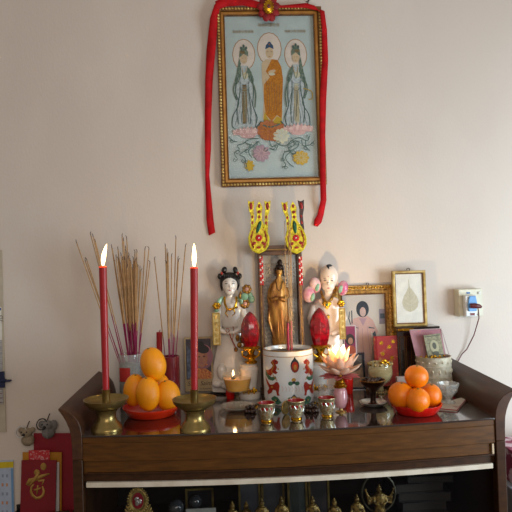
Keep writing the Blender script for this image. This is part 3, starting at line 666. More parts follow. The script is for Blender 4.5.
for i, (u, v) in enumerate([(154.4, 258), (165.3, 245), (167, 250), (168, 254), (176, 237), (185.6, 245), (178, 257.5), (171.6, 255), (178.5, 260), (166.5, 262)]):
    q = (u-154)/32; b = PW(166+q*9, 366, vase.p.y+random.uniform(-3, 3)*vase.s); t = PW(u, v, vase.p.y+random.uniform(-5, 5)*vase.s)
    sl = {0: 'incense stick leaning furthest left out of the dark red cup', 4: 'tallest incense stick with hooked tip in the dark red cup', 5: 'incense stick leaning furthest right out of the dark red cup'}
    stick(b, t, 'incense sticks in the dark red cup', sl.get(i, 'thin incense stick in the middle bunch of the dark red cup'), .26)
rc = Thing('red_candle_stub', 'short plain unlit red candle left of the dark red cup', 'candle', 159.5, Y=.385)
q = rc.L(159.3, 332); rc.part('wax', MB().tube([(0, 0, 0), (q[0], 0, q[1])], 2.9, 20), red)
rc.part('wick', MB().tube([(q[0], 0, q[1]), (q[0]+1, 0, q[1]+2.4)], .4, 6), M('red_wick', '7a1418', .8))

# --- framed picture card behind the right candle
def upright(name, label, cat, u0, v0, u1, v1, Y, lean, group=None):
    """an upright flat thing: base empty at the bottom middle, local x,z in pixels"""
    t = Thing(name, label, cat, p=PW((u0+u1)/2, v1, Y), group=group)
    a = t.L((u0+u1)/2, v0); t.w = (u1-u0); t.h = a[1]; t.e.rotation_euler = (-lean, 0, 0)
    t.q = lambda u, v: ((u-(u0+u1)/2), (v1-v)*t.h/(v1-v0)); return t
bk = upright('portrait_card', 'gold edged portrait card with lettering leaning on the wall behind the right candle', 'card', 185.5, 337, 213.5, 391, .418, .06)
bk.part('card', MB().box(-bk.w/2, bk.w/2, -1.6, 0, 0, bk.h), M('beige_card', 'a08a66', .5), bevel=.3)
mp_ = lambda x, z, l: (x, -1.65-l, z)
pm = [M('print_dark', '2b2630', .4, col2='3d3038', nscale=120), M('portrait_skin', 'a36f58', .4, col2='8f5c48', nscale=90), M('portrait_hair', '1b1316', .4),
      M('portrait_pink', 'a0616a', .4, col2='7d5564'), M('portrait_gold', 'c78648', .35, col2='a04f34', nscale=160), M('portrait_blue', '5d6a80', .4, col2='3d4353', nscale=90), M('brown_ink', '3b2417', .6)]
mb = MB(); Q = bk.q
def R4(mb, Q, u0, v0, u1, v1, mi, l, mp): a = Q(u0, v1); b = Q(u1, v0); mb.patch([(a[0], a[1]), (b[0], a[1]), (b[0], b[1]), (a[0], b[1])], mp, mi, l)
R4(mb, Q, 187, 339, 212, 379, 0, 0, mp_)
mb.patch([Q(*p) for p in ((188, 345), (193, 352), (191, 364), (194, 378), (188, 378))], mp_, 5, .05)
mb.disc(*Q(204, 357), 10, 12.5, mp_, 3, .08); mb.disc(*Q(202.5, 358), 6.3, 9.5, mp_, 1, .12); mb.disc(*Q(203.5, 349), 7, 4.5, mp_, 2, .16, rot=-.3)
mb.disc(*Q(202, 344.5), 3.4, 3, mp_, 2, .17); mb.patch([Q(*p) for p in ((190, 379), (194, 372), (199, 368), (207, 369), (212, 373), (212, 379))], mp_, 4, .2)
for (u, v) in ((200, 357), (205, 356.6)): mb.disc(*Q(u, v), 1.3, .5, mp_, 2, .22)
mb.disc(*Q(202.5, 363.2), 1.5, .6, mp_, 3, .22); mb.stroke([Q(202.5, 357.5), Q(202, 360.5), Q(203.3, 360.8)], .4, mp_, 3, .22)
for (u, v) in ((207, 365), (205, 369.5), (209, 372), (208, 376)): mb.disc(*Q(u, v), 1.9, .7, mp_, 4, .25, rot=.2)
bk.part('portrait', mb, pm, smooth=0, recalc=False)
for s_, u, v, z in (('Saint', 206.3, 385.2, 6.2), ('Sa', 190.5, 385.2, 6.2), ('A Renewal', 206, 389.3, 2.6)):
    q = Q(u, v); text(s_, z*bk.s, pm[6], (q[0]*bk.s, -1.75*bk.s, q[1]*bk.s), bk.e, shear=.25 if z > 5 else 0)

# ---------------------------------------------------------------- altar shrine case with gilded figure
shr = Thing('shrine_case', 'tall narrow wood framed glass shrine case standing behind the white censer', 'case', 279.5, Y=.4145)
def K(u, v, y=0): return shr.L(u, v, y)
yf_, yb_ = -8.5, 8.5
tl = K(258, 246, yf_); tr_ = K(301.5, 247, yf_); x0, x1, zt = tl[0], tr_[0], tl[1]
casew = M('case_wood', '6b452c', .4, col2='4c2e1c', nscale=30, stretch=(4, 4, .6), coat=.2)
mb = MB()
for xa in (x0, x1-4.2): mb.box(xa, xa+4.2, yf_, yf_+4, 3, zt-4)
for xa in (x0, x1-4.2): mb.box(xa, xa+4.2, yb_-2, yb_, 3, zt-4)
shr.part('corner_posts', mb, casew, bevel=.4)
shr.part('roof', MB().box(x0-1.5, x1+1.5, yf_-1.5, yb_+1, zt-5.4, zt).box(x0+.5, x1-.5, yf_-.5, yb_, zt-9.5, zt-5.45), M('case_roof', '5a3a22', .4, col2='452a18', coat=.3), bevel=.4)
shr.part('roof_trim', MB().box(x0-1.6, x1+1.6, yf_-2.4, yf_-1.55, zt-4.6, zt-3.4), M('worn_gilt', '80602f', .45, metal=.3), bevel=.2)
shr.part('base', MB().box(x0-1.5, x1+1.5, yf_-1.5, yb_, 0, 3), casew, bevel=.4)
shr.part('gold_beading', MB().box(x0+1.4, x0+2.2, yf_-.5, yf_-.05, 3, zt-7).box(x1-2.4, x1-1.6, yf_-.5, yf_-.05, 3, zt-7), framegold, bevel=.1)
mb = MB().box(x0+1, x1-1, yb_-1.2, yb_-.4, 3, zt-4)
for i in range(13):
    for j in range(30): mb.ell(x0+6+i*2.6, yb_-1.4, 8+j*4.1, 1.0, .7, 1.5, 8, 5)
shr.part('quilted_backing', mb, M('silver_backing', 'c2b8ac', .5, metal=.1, col2='b3a99d'), smooth=1.2)
mb = MB().box(x0+1, x0+1.8, yf_+4.1, yb_-2.1, 3, zt-7).box(x1-1.8, x1-1, yf_+4.1, yb_-2.1, 3, zt-7)
shr.part('side_panes', mb, thin_glass, smooth=0)
shr.part('front_pane', MB().box(x0+4.3, x1-4.3, yf_+.3, yf_+.8, 3, zt-7.1), thin_glass, smooth=0)

gy = Thing('gilded_statue', 'slim gilded robed statue inside the glass shrine case', 'statue', 278, Y=.4135, Z=Z0+3.1*shr.s)
gl = gilt = M('gilded_bronze', 'd29a4a', .33, metal=.45, col2='6e3c18', nscale=34, bump=.5, bscale=120, stretch=(1, 1, .35), lo=.36, hi=.62)
def bodyseg(mb, T, rows, n=24, fold=0, nf=9):
    """rows of (u_left, u_right, v, depth ratio[, y]) -> one continuous draped body"""
    vs = []; m = len(rows)
    for row in rows:
        ul, ur, v, dr = row[:4]; yo = row[4] if len(row) > 4 else 0
        a = T.L(ul, v); b = T.L(ur, v); cx = (a[0]+b[0])/2; rx = (b[0]-a[0])/2; z = max((a[1]+b[1])/2, 0)
        for i in range(n):
            an = 2*PI*i/n; w = 1+fold*math.cos(nf*an+z*.05)
            vs.append((cx+rx*w*math.cos(an), yo+rx*dr*w*math.sin(an), z))
    fs = [(j*n+i, j*n+(i+1) % n, (j+1)*n+(i+1) % n, (j+1)*n+i) for j in range(m-1) for i in range(n)]
    fs += [tuple(range(n-1, -1, -1)), tuple((m-1)*n+i for i in range(n))]
    return mb.add(vs, fs)
g = lambda u, v, y=0: gy.L3(u, v, y)
mb = MB()
bodyseg(mb, gy, [(270, 290, 391, .6), (270.5, 289.5, 380, .55), (272, 288, 365, .55), (273, 287, 350, .55), (272, 288, 340, .55), (270.5, 288, 325, .55), (268.5, 288, 310, .55), (267.2, 287.4, 298, .55),
                 (268, 287, 290, .55), (270.5, 285.5, 284, .5), (274.5, 283, 280, .6), (276.6, 281.4, 277, .9), (276.8, 281.2, 272, 1)], 40, .05, 8)
for pts in ([g(272, 288), g(270, 296), g(273, 300, -5), g(278, 298, -7)], [g(285, 288), g(287, 296, -1), g(284, 300, -5), g(279, 298, -7)]):
    mb.tube(pts, [3, 3.2, 2.4, 1.6], 12)
mb.ell(*g(279, 271.5), 3.5, 3.6, 5.0, 20, 14)
mb.ell(*g(279, 272.3, -3.2), .9, 1.2, 1.2, 8, 6)
for k in range(6): mb.tube([g(271+k*2.6, 302+abs(k-3), -4.2+abs(k-2.5)*.6), g(274+k*2, 325, -4.6+abs(k-2.5)*.6), g(275+k*2.1, 345, -4.2+abs(k-2.5)*.5)], [.5, .8, .4], 6)
mb.tube([g(270, 300, 0), g(268.5, 320, -2), g(274, 338, -3)], [1.4, 1.2, .6], 8); mb.tube([g(286.5, 300, 0), g(288, 320, -2), g(284, 340, -3)], [1.4, 1.2, .6], 8)
mb.v = [(x, y*.72, z) for x, y, z in mb.v]
gy.part('robed_body', mb, gilt, remesh=.42)
mb = MB().ell(*g(279.3, 267.2), 4, 4.2, 3.6, 18, 12).ell(*g(279.8, 262.5), 2.6, 2.6, 3.2, 14, 10).tube([g(275.5, 268), g(275.2, 276, 1)], [1.1, .7], 8).tube([g(283, 268), g(283.3, 276, 1)], [1.1, .7], 8)
gy.part('hair_topknot', mb, M('dark_bronze_hair', '2a1710', .4, metal=.3))
gy.part('facial_features', MB().ell(*g(277.5, 271, -3.3), .8, .3, .25, 8, 5).ell(*g(280.6, 271, -3.3), .8, .3, .25, 8, 5).ell(*g(279, 274.2, -3.2), .8, .4, .3, 8, 5), M('dark_bronze_line', '4a2812', .4))
mb = MB(); mb.tube([g(276, 281, -2.6), g(277, 288, -4.6), g(279, 291, -5.2), g(281.5, 288, -4.6), g(282.5, 281, -2.6)], .45, 6); gy.part('necklace', mb, M('bronze_dark2', '5c3418', .35, metal=.5))
gy.part('pedestal', MB().lathe([(13, 0), (13, 3), (11, 5), (12, 8), (9, 10)], 1, 0, 0, 30, sy=.4), oldgold)

# golden altar flowers stuck at the front of the roof, with bead strings under them
def flower(u, dark, label, ys):
    t = Thing('gilt_altar_ornament', label, 'ornament', p=PW(u, 254, shr.p.y+(yf_-4.5)*shr.s)); X = lambda a, b: t.L(u-258.5+a, b)
    def outl(p): return [X(*q) for q in p]
    t.e.rotation_euler = (0, ys, 0)
    m = [gold_y, M('red_foil', 'a8322a', .35, metal=.3, col2='7d1a18', nscale=120), M('dark_foil', '4a2a20', .4, col2='2c1410'), M('green_foil', '1f5b3c', .35, metal=.3, col2='0f3a26', nscale=120), M('yellow_foil', 'd8cc2a', .3, metal=.3)]
    mb = MB().prism(outl([(258.5, 254), (252, 251), (248.5, 245), (247.8, 238), (250, 230), (254, 224), (256, 219), (261, 219), (263.5, 224), (267, 230), (269.3, 238), (268.8, 245), (265, 251)]), -.8, .8)
    mb.prism(outl([(256.6, 220), (256.4, 212), (255.5, 208), (257, 204.5), (259, 201), (261, 204.5), (262.6, 208), (261.6, 212), (261.4, 220)]), -.7, .7)
    t.part('gilt_plate', mb, m[0], bevel=.25)
    for sg, k in ((-1, 0), (1, 2)):
        c = 250.8 if sg < 0 else 267.2; b = 252.2 if sg < 0 else 266
        mb = MB().prism(outl([(c-3.3, 200.5), (c, 202), (c+3.3, 200.5), (c+2.4, 210), (b+1.8, 216), (b+1.8, 231), (b-1.6, 231), (b-1.6, 216), (c-2.3, 210)]), -.6, .6)
        pg = t.part('prong', mb, m[2] if (dark and sg > 0) else m[0], bevel=.25)
        q = X(c, 206.2); r_ = MB().ell(q[0], -1, q[1], 1.6, .7, 3.8, 12, 8); 
        q = X(b, 217); r_.ell(q[0], -.8, q[1], 1, .5, 1.8, 10, 6); q = X(b, 223); r_.ell(q[0], -.8, q[1], 1, .5, 1.8, 10, 6)
        t.part('foil_inlay', r_, m[1], parent=pg)
    r_ = MB()
    for (a, b, c, d, k) in ((259, 206, 1.3, 2, 0), (259, 212, 1.7, 1.6, 0), (259, 217, 1.2, 1.6, 0)): q = X(a, b); r_.ell(q[0], -1, q[1], c, .6, d, 12, 8)
    for sg in (-1, 1):
        r_.tube([(*(lambda q: (q[0], -1, q[1]))(X(258.5+sg*6, 231)),), (*(lambda q: (q[0], -1, q[1]))(X(258.5+sg*8, 240)),), (*(lambda q: (q[0], -1, q[1]))(X(258.5+sg*5, 248)),)], .6, 6)
        q = X(258.5+sg*5, 243.5); r_.ell(q[0], -1.2, q[1], 2.6, .7, 1.5, 10, 6, rot=Matrix.Rotation(sg*.5, 3, 'Y'))
    q = X(258.5, 247.5); r_.ell(q[0], -1.2, q[1], 2.2, .7, 1.2, 10, 6)
    for (a, b) in ((254, 229), (263, 229), (252.5, 247), (264.5, 247), (258.5, 226), (251.5, 236), (265.8, 236)):
        q = X(a, b); r_.tube([(q[0]+1.3*math.cos(k*.9), -1.1, q[1]+1.3*math.sin(k*.9)) for k in range(7)], .35, 5)
    t.part('red_filigree', r_, m[1])
    q0 = X(256, 233); q1 = X(261, 221)
    t.part('green_leaf', MB().ell((q0[0]+q1[0])/2, -1.6, (q0[1]+q1[1])/2, 2.0, .8, 6.5, 12, 10, rot=Matrix.Rotation(.35 if not dark else 0, 3, 'Y')), m[3])
    q = X(258.5, 238); w = MB()
    for i in range(8): a = 2*PI*i/8; w.ell(q[0]+2*math.cos(a), -2.2, q[1]+2*math.sin(a), 1.5, .8, 1.5, 10, 6)
    pf = t.part('pompom_flower', w, M('pompom_red', 'b80d18', .6)); t.part('flower_centre', MB().ell(q[0], -3.4, q[1], .8, .6, .8, 10, 6), white, parent=pf)
    rm = MB(); P = outl([(258.5, 253), (253, 250.5), (249.7, 245), (249, 238), (251, 231), (255, 225)]); P2 = outl([(262.5, 225), (266, 231), (268.2, 238), (267.6, 245), (264.4, 250.5), (258.5, 253)])
    rm.tube([(a, -1.2, b) for a, b in P+P2[::-1][:0]], .5, 6).tube([(a, -1.2, b) for a, b in P2], .5, 6); t.part('wire_rim', rm, m[4])
    t.part('fixing_pin', MB().tube([(0, 1, 2), (0, 3.1, 2)], .5, 6), oldgold)
flower(258.7, False, 'left one of two gilt three-pronged altar ornaments on the shrine case', 0)
flower(297.3, True, 'right gilt three-pronged altar ornament, one prong dark, on the shrine case', -.10)
def beads(u, label):
    p = PW(u, 255.5, shr.p.y+(yf_-6.2)*shr.s); t = Thing('bead_string', label, 'beads', p=p)
    mb = MB(); m2 = MB()
    for k in range(14):
        for j, sx in enumerate((-1, 1)):
            (mb if (k+j) % 3 else m2).ell(sx*.9, (k % 2)*.4, -2-k*2.05, 1.15, 1.15, 1.15, 8, 6)
    t.part('red_beads', mb, redp); t.part('pearl_beads', m2, M('pearl', 'e3cfc4', .2, coat=.5)); t.part('cord', MB().tube([(0, 0, 0), (0, 0, -30)], .25, 5).tube([(0, 0, -1), (0, 4, 0)], .25, 5), mar)
beads(261, 'red and white bead string hanging at the left post of the shrine'); beads(300.2, 'red and white bead string hanging at the right post of the shrine')

# ---------------------------------------------------------------- white censer
pot = Thing('incense_pot', 'large white porcelain incense pot with red dragons, centre of the altar', 'pot', 289.3, 400.6)
ht = pot.L(289, 347.6)[1]; r = 25
pot.part('pot_body', MB().lathe([(r-2.2, 0), (r-1.2, .6), (r-.9, 2), (r, 6), (r+.2, ht*.5), (r+.1, ht-5), (r-.2, ht-1), (r-.9, ht), (r-2.1, ht), (r-2.6, ht-2), (r-2.7, ht-9)], seg=72), potw)
pot.part('gold_rim_line', MB().lathe([(r+.2, ht-5.8), (r+.3, ht-5.5), (r+.2, ht-5.2)], seg=72, cap=False).lathe([(r-.1, ht-.6), (r-.5, ht+.1), (r-1, ht+.1)], seg=72, cap=False), framegold)
pot.part('ash_fill', MB().lathe([(r-2.9, ht-8), (r-2.8, ht-4), (r-8, ht-3.2), (r-16, ht-2.4), (.3, ht-2)], seg=40), ash, recalc=True)
dm = [M('dragon_red', 'a8301c', .3, col2='8f2414'), M('leaf_green', '3f6b52', .3), M('line_navy', '1b2c3a', .3), M('gold_line', 'b8893a', .35), M('faint_red', 'c9a9a0', .4)]
mc = lambda x, z, l: (x, -math.sqrt(max(.01, (r+.28+l)**2-x*x)), z)
mb = MB(); D = lambda u, v: (lambda q: (q[0], q[1]))(pot.L(u, v, -22))
def px(pts, mi, l=0): mb.patch([((p[0]-289.2), D(p[0], p[1])[1]) for p in pts], mc, mi, l, 3)
def dk(u, v, ru, rv, mi, l=0, rot=0): mb.disc(u-289.2, D(u, v)[1], ru, rv, mc, mi, l, 14, 3, rot)
dk(293.3, 365.5, 4.3, 6.6, 2); dk(293.3, 366.5, 3.4, 5.2, 0, .06); px([(290.5, 361), (293.3, 356.5), (296, 361)], 2, .03); dk(293.5, 367, 1.6, 2.6, 3, .12)
for sg, c0 in ((-1, 1), (1, 1)):
    fx = (lambda u: u) if sg < 0 else (lambda u: 579.5-u)
    f = lambda L_: [(fx(a), b) for a, b in L_]
    px(f([(272.5, 366), (270.5, 363.5), (272, 361), (274.5, 359.3), (277.6, 361.5), (277, 364), (275, 364.6), (276.4, 367.5), (275, 371), (276.8, 372.5), (275, 374.5), (272, 373.5), (270.5, 377), (267.2, 376), (266.2, 372), (268.8, 371), (271, 369)]), 0)
    px(f([(266, 371), (267.6, 376), (271, 378), (274.5, 376.5), (275.5, 378.5), (272, 381.5), (268, 381), (265.9, 377)]), 1, .05)
    px(f([(265.6, 379), (267.6, 383), (269.5, 386), (272.5, 385), (275, 382), (277, 382.5), (278.2, 386), (277, 393), (278, 395.5), (275.6, 396), (274.6, 391), (272, 390.5), (270.5, 394), (267.5, 396.5), (266.8, 393.5), (268.5, 390), (266.6, 385)]), 0, .03)
    mb.stroke([(fx(a)-289.2, D(a, b)[1]) for a, b in ((272, 362), (273.5, 366), (271, 372), (273, 377), (276, 381))], .7, mc, 3, .12)
    dk(fx(275), 361.8, .6, .6, 2, .14); dk(fx(277.2), 369, .8, .8, 3, .1); dk(fx(271), 388, 1, 1, 3, .1)
    px(f([(270, 399.5), (273, 396.5), (276, 397.5), (279.5, 402.5), (276, 405), (272, 403.5)]), 1, .02); dk(fx(275), 401, 1.5, 1.2, 2, .06); dk(fx(274), 400.6, .7, .7, 3, .12)
dk(288.5, 383, 2.4, 2, 1); dk(295, 383, 2.4, 2, 1); dk(291.7, 379.5, 2.2, 2, 3, .04); dk(291.7, 382, 1.6, 1.4, 2, .08)
px([(285, 399), (289, 396.5), (291.5, 393.5), (294, 396.5), (298, 399), (295, 401.5), (288, 401.5)], 2); dk(291.5, 398, 2.2, 2.2, 3, .05); dk(287, 398, 1.4, 1.2, 1, .06); dk(296, 398, 1.4, 1.2, 0, .06)
for k in range(7): mb.stroke([(u-289.2, D(u, v)[1]) for u, v in ((280+k*3.2, 386), (281.5+k*3.2, 388.5), (280.5+k*3.2, 391))], .45, mc, 4, .02)
pot.part('painted_decoration', mb, dm, smooth=0, recalc=False)
for (bu, bv, tu, tv, r_) in ((286.5, 346, 284.7, 222, .0010), (289.5, 347, 288.6, 220, .0012), (291, 345, 290.2, 224, .0010), (292.5, 346, 291, 246, .0010)):
    Yp = pot.p.y+(bv-346)*.004; stick(PW(bu, bv+8, Yp), PW(tu, tv, Yp), 'incense sticks in the white pot', ('leftmost long incense stick in the white porcelain pot' if bu < 287 else 'shortest long incense stick, rightmost in the white porcelain pot' if tv > 240 else 'long incense stick in the middle of the white porcelain pot'), .02, r_)
for (u, y_, vt, l) in ((288.3, -.004, 323, 'taller magenta incense stub at the left in the white pot'), (291.5, .002, 321, 'magenta incense stub at the right in the white pot')):
    t = Thing('incense_stub', l, 'incense stub', p=PW(u, 351, pot.p.y+y_)); q = t.L(u-.4, vt)
    t.part('stub', MB().tube([(0, 0, -2), (q[0], 0, q[1])], [1.35, 1.25], 12), M('magenta_wax', '8c1a3c', .6)); t.part('stub_tip', MB().ell(q[0], 0, q[1], 1.2, 1.2, .9, 10, 6), burnt)

# ---------------------------------------------------------------- red bulb lamps on gold stands
def bulb_lamp(u, Y, vt, vb, w, label, white_u):
    t = Thing('red_candle_lamp', label, 'lamp', u, Y=Y); zt = t.L(u, vt)[1]; zb = t.L(u, vb)[1]; h = zt-zb; R = w/2; xo = (t.L(u, vt)[0]+t.L(u, vb)[0])/2
    pr = [(R*.5, 0), (R*.66, .01), (R*.84, .14), (R*.97, .32), (R, .48), (R*.92, .64), (R*.72, .79), (R*.42, .91), (R*.2, .965), (R*.05, 1)]
    t.part('bulb_shade', MB().lathe([(a, zb+b*h) for a, b in pr], xo, 0, 0, 11), redglass, smooth=.25)
    t.part('cup_ring', MB().lathe([(R*.5, zb-2.4), (R*.95, zb-1.8), (R*1.0, zb-.6), (R*.8, zb+1), (R*.4, zb+.6)], xo, 0, 0, 24, wob=lambda a, j: 1+.06*math.cos(8*a)), gold)
    s0 = zb-16
    t.part('gold_stem', MB().lathe([(R*.62, s0), (R*.66, s0+1.5), (R*.42, s0+3), (R*.34, s0+5), (R*.55, s0+7), (R*.3, s0+9), (R*.45, s0+12), (R*.5, zb-2.5)], xo, 0, 0, 24), gold)
    sc = MB()
    for sg in (-1, 1): sc.tube([(xo+sg*3.5, -2, s0+5), (xo+sg*8, -3, s0+8), (xo+sg*9, -3, s0+12), (xo+sg*6, -2, s0+13)], [.9, 1.2, 1.1, .6], 8)
    t.part('gold_scroll', sc, gold)
    t.part('white_pedestal', MB().lathe([(10.5, 0), (11, 2), (10.6, 4.5), (7.8, 6), (7, 10), (7.8, 16), (9.3, s0-8), (9.5, s0-5), (8, s0-3), (8.4, s0-1), (5.5, s0)], 0, 0, 0, 32), porc)
    mb = MB()
    for i in range(7): a = PI*(1.15+.1*i); mb.ell(8.5*math.cos(a), 8.8*math.sin(a), 8, 1.4, 1.1, 2+2*(i % 2), 10, 8)
    t.part('gold_base_flower', mb, gold); return t
bulb_lamp(250, .345, 311.5, 347, 19.5, 'red bulb electric candle lamp left of the white incense pot', 0)
bulb_lamp(319.8, .344, 307.5, 345.5, 21, 'red bulb electric candle lamp right of the white incense pot', 0)

# ---------------------------------------------------------------- porcelain figurines
gr = Thing('girl_figurine', 'white porcelain girl figurine with black hair buns, left of the shrine case', 'figurine', 232, Y=.42)
g = lambda u, v, y=0: gr.L3(u, v, y)
mb = MB()
bodyseg(mb, gr, [(212, 245, 391, .36), (211, 245, 384, .36), (213, 245, 376, .38), (213, 245, 366, .4), (216, 245, 352, .5), (219, 243, 338, .5), (220.5, 241.5, 328, .52), (219.5, 242, 318, .52),
                 (218, 243.5, 309, .5), (218.5, 242.5, 303, .45), (223, 237, 299.5, .5), (226.6, 233.4, 297, .9), (226.4, 233.4, 290, 1)], 40, .025, 7)
mb.ell(*g(229.8, 284.5, -.5), 7.6, 7, 9.8, 28, 20).ell(*g(229.8, 290.5, -2.6), 5.2, 4.2, 4.8, 16, 12)
mb.ell(*g(229.9, 286.2, -7.4), .95, 1.2, 1.8, 10, 8)
mb.tube([g(220, 305), g(216.5, 316, -3), g(219, 330, -8), g(226, 333, -10)], [3.4, 4, 3.8, 2], 14).tube([g(241.5, 305), g(244.5, 318, -3), g(240, 330, -8), g(232, 333, -10)], [3.4, 4, 3.8, 2], 14)
mb.ell(*g(229, 332.5, -10.5), 3.6, 2, 2.2, 14, 10)
for (u, v, a, b) in ((222, 372, 5, 8), (235, 378, 6, 6), (243, 370, 4, 8), (218, 384, 6, 4), (230, 386, 9, 4)): mb.ell(*g(u, v, -6), a, 4, b, 14, 10)
bdy = gr.part('porcelain_body', mb, porc, remesh=.42)
fm = [M('eye_brown', '2b1b14', .3), lipred, M('brow_grey', '6a5246', .4), M('cheek', 'd9b0a2', .35)]
def face(T, cx, vy, w, yf, my, k=1):
    f = MB(); Pp = lambda u, v, y: T.L3(u, v, y)
    for sg in (-1, 1):
        f.ell(*Pp(cx+sg*w, vy, yf), 1.55*k, .35, .42*k, 12, 6); f.ell(*Pp(cx+sg*w*1.05, vy-2.3*k, yf+.15), 1.8*k, .3, .22*k, 12, 6, mi=2)
    f.ell(*Pp(cx, my, yf-.25), 1.35*k, .5, .55*k, 12, 6, mi=1); return f
T_ = gr; gr.part('painted_face', face(gr, 229.8, 283.6, 3.5, -7.0, 290.3), fm)
mb = MB().ell(*g(229.8, 279.5, 1.6), 8.8, 7.4, 7.6, 24, 16).tube([g(221.6, 279), g(221.3, 286, .5), g(222, 291, 1)], [1.8, 1.5, .5], 10).tube([g(238, 279), g(238.4, 285, .5), g(237.6, 290, 1)], [1.8, 1.5, .5], 10)
mb.ell(*g(219.6, 276.3), 2.3, 2.4, 3.0, 14, 10).ell(*g(239.6, 276), 2.3, 2.4, 3.0, 14, 10).ell(*g(224.2, 270), 2.7, 2.5, 3.6, 14, 10, rot=Matrix.Rotation(.4, 3, 'Y')).ell(*g(235.3, 270), 2.5, 2.5, 3.6, 14, 10, rot=Matrix.Rotation(-.2, 3, 'Y'))
for k in range(7): mb.tube([g(224.5+k*1.8, 274.5, -5.2), g(224.2+k*1.85, 278-abs(k-3)*.2, -6.6)], [.9, .3], 6)
gr.part('black_hair', mb, hair, remesh=.35)
gr.part('hair_ties', MB().ell(*g(221.7, 273.4, -2), 1.2, 1, 1.6, 10, 6).ell(*g(237.8, 273, -2), 1.2, 1, 1.6, 10, 6), lipred)
nk = MB()
nk.tube([g(224.5, 297, -4), g(225, 304, -8), g(227.5, 309.3, -9.2), g(230.5, 309.4, -9.4), g(234.5, 308, -8.8), g(236.5, 302, -8), g(236.2, 297, -4)], 1.15, 8)
nk.tube([g(227.5, 309, -9.4), g(225.5, 313, -9.2), g(228, 317, -9.4)], [.9, .7, .4], 8).tube([g(233.5, 309, -9.4), g(235, 313, -9.2), g(232.5, 316, -9.4)], [.9, .7, .4], 8).ell(*g(236.5, 307.4, -9), 1.6, 1, 1.3, 10, 8)
gr.part('gold_collar', nk, gold)
gr.part('shawl_fold', MB().tube([g(223, 297, -3), g(219.5, 301, -5), g(217, 308, -5.5)], [1.5, 3, 2], 12, flat=.7), green); gr.part('shawl_fold', MB().tube([g(238, 297, -3), g(241, 300, -5), g(243, 306, -4)], [1.2, 2.3, 1.5], 12), green)
bl = MB()
for (u, v) in ((246.8, 289.2), (245, 303.8)):
    for i in range(7): a = 2*PI*i/7; q = g(u, v, -5); bl.ell(q[0]+3*math.cos(a), q[1], q[2]+3*math.sin(a), 2, 1.3, 2, 12, 8)
bl.tube([g(241.5, 301, -5), g(239.8, 296, -5.4), g(241, 291.5, -5)], [1, 1.7, 1], 10)
gr.part('gold_blossoms', bl, oldgold)
for q in (g(246.8, 289.2, -6.5), g(245, 303.8, -6.5)): gr.part('blossom_centre', MB().ell(*q, 2, .9, 2, 12, 8), M('dusty_pink_glaze', 'b98a7c', .3))
gr.part('green_leaves', MB().ell(*g(244.5, 296.6, -6), 3.8, 1.5, 3.6, 16, 10).ell(*g(251.5, 299, -3), 3.3, 1.6, 4, 16, 10).ell(*g(250, 295, -3), 2.6, 1.4, 3.2, 16, 10).ell(*g(216.6, 310.5, -5), 2.4, 1.2, 2, 12, 8), green)
fl = MB()
for i in range(6): a = 2*PI*i/6; q = g(216.6, 305.8, -7); fl.ell(q[0]+2.4*math.cos(a), q[1], q[2]+2*math.sin(a), 1.9, 1.2, 1.7, 12, 8)
gr.part('gold_flower', fl, gold)
def plaque(T, u0, v0, u1, v1, y, mats):
    a = T.L((u0+u1)/2, (v0+v1)/2, y); w = u1-u0; h = v1-v0; f = MB().box(a[0]-w/2, a[0]+w/2, y, y+1.6, a[1]-h/2, a[1]+h/2)
    p = T.part('gold_plaque', f, M('pale_gold', 'd6c48c', .4, metal=.2, col2='b9a260', nscale=90), bevel=.3)
    d = MB(); frame_ring(w, h, .3, 1.1, y-.5, y-.02, d, 0, a[0], a[1]-h/2)
    for k in range(5):
        z = a[1]-h/2+h*(k+.75)/5.6
        for i in range(3): d.tube([(a[0]-1.7, y-.3, z-1+i*1.1), (a[0]+1.7, y-.3, z-1.1+i*1.2)], .28, 5)
        d.tube([(a[0]-.3, y-.35, z-1.9), (a[0]+.2, y-.35, z+1.9)], .3, 5)
    T.part('raised_characters', d, M('soft_gold', 'b08c40', .35, metal=.5), parent=p)
plaque(gr, 212.6, 313, 220.2, 345, -13.5, None)
tas = MB()
tas.tube([g(226, 329, -12.5), g(228.5, 328.4, -12.7), g(229.4, 331, -12.5), g(227, 332.5, -12.5), g(225.7, 330.5, -12.5)], .45, 6).tube([g(229, 332, -12), g(231, 338, -11), g(234, 344, -10.5), g(237, 350, -10)], .6, 6).tube([g(233, 326, -11), g(234.2, 333, -11), g(232, 341, -11)], .35, 6)
gr.part('red_tassel_cord', tas, M('rust_glaze', '94402c', .35))
gr.part('gold_pendants', MB().ell(*g(237.5, 338, -9), 2, 1.2, 3.5, 12, 8).ell(*g(239.5, 345, -9), 2.4, 1.2, 3, 12, 8).ell(*g(236, 349.5, -10), 2, 1.2, 2.4, 12, 8).ell(*g(242, 339, -6), 2, 1.2, 4.4, 12, 8), oldgold)
gr.part('waist_sash', MB().tube([g(220.4, 326, -3), g(224, 327, -9.2), g(231, 327.4, -10.4), g(238, 327, -9.2), g(241.6, 326, -3)], .6, 6), M('grey_glaze', 'b3a79f', .3))

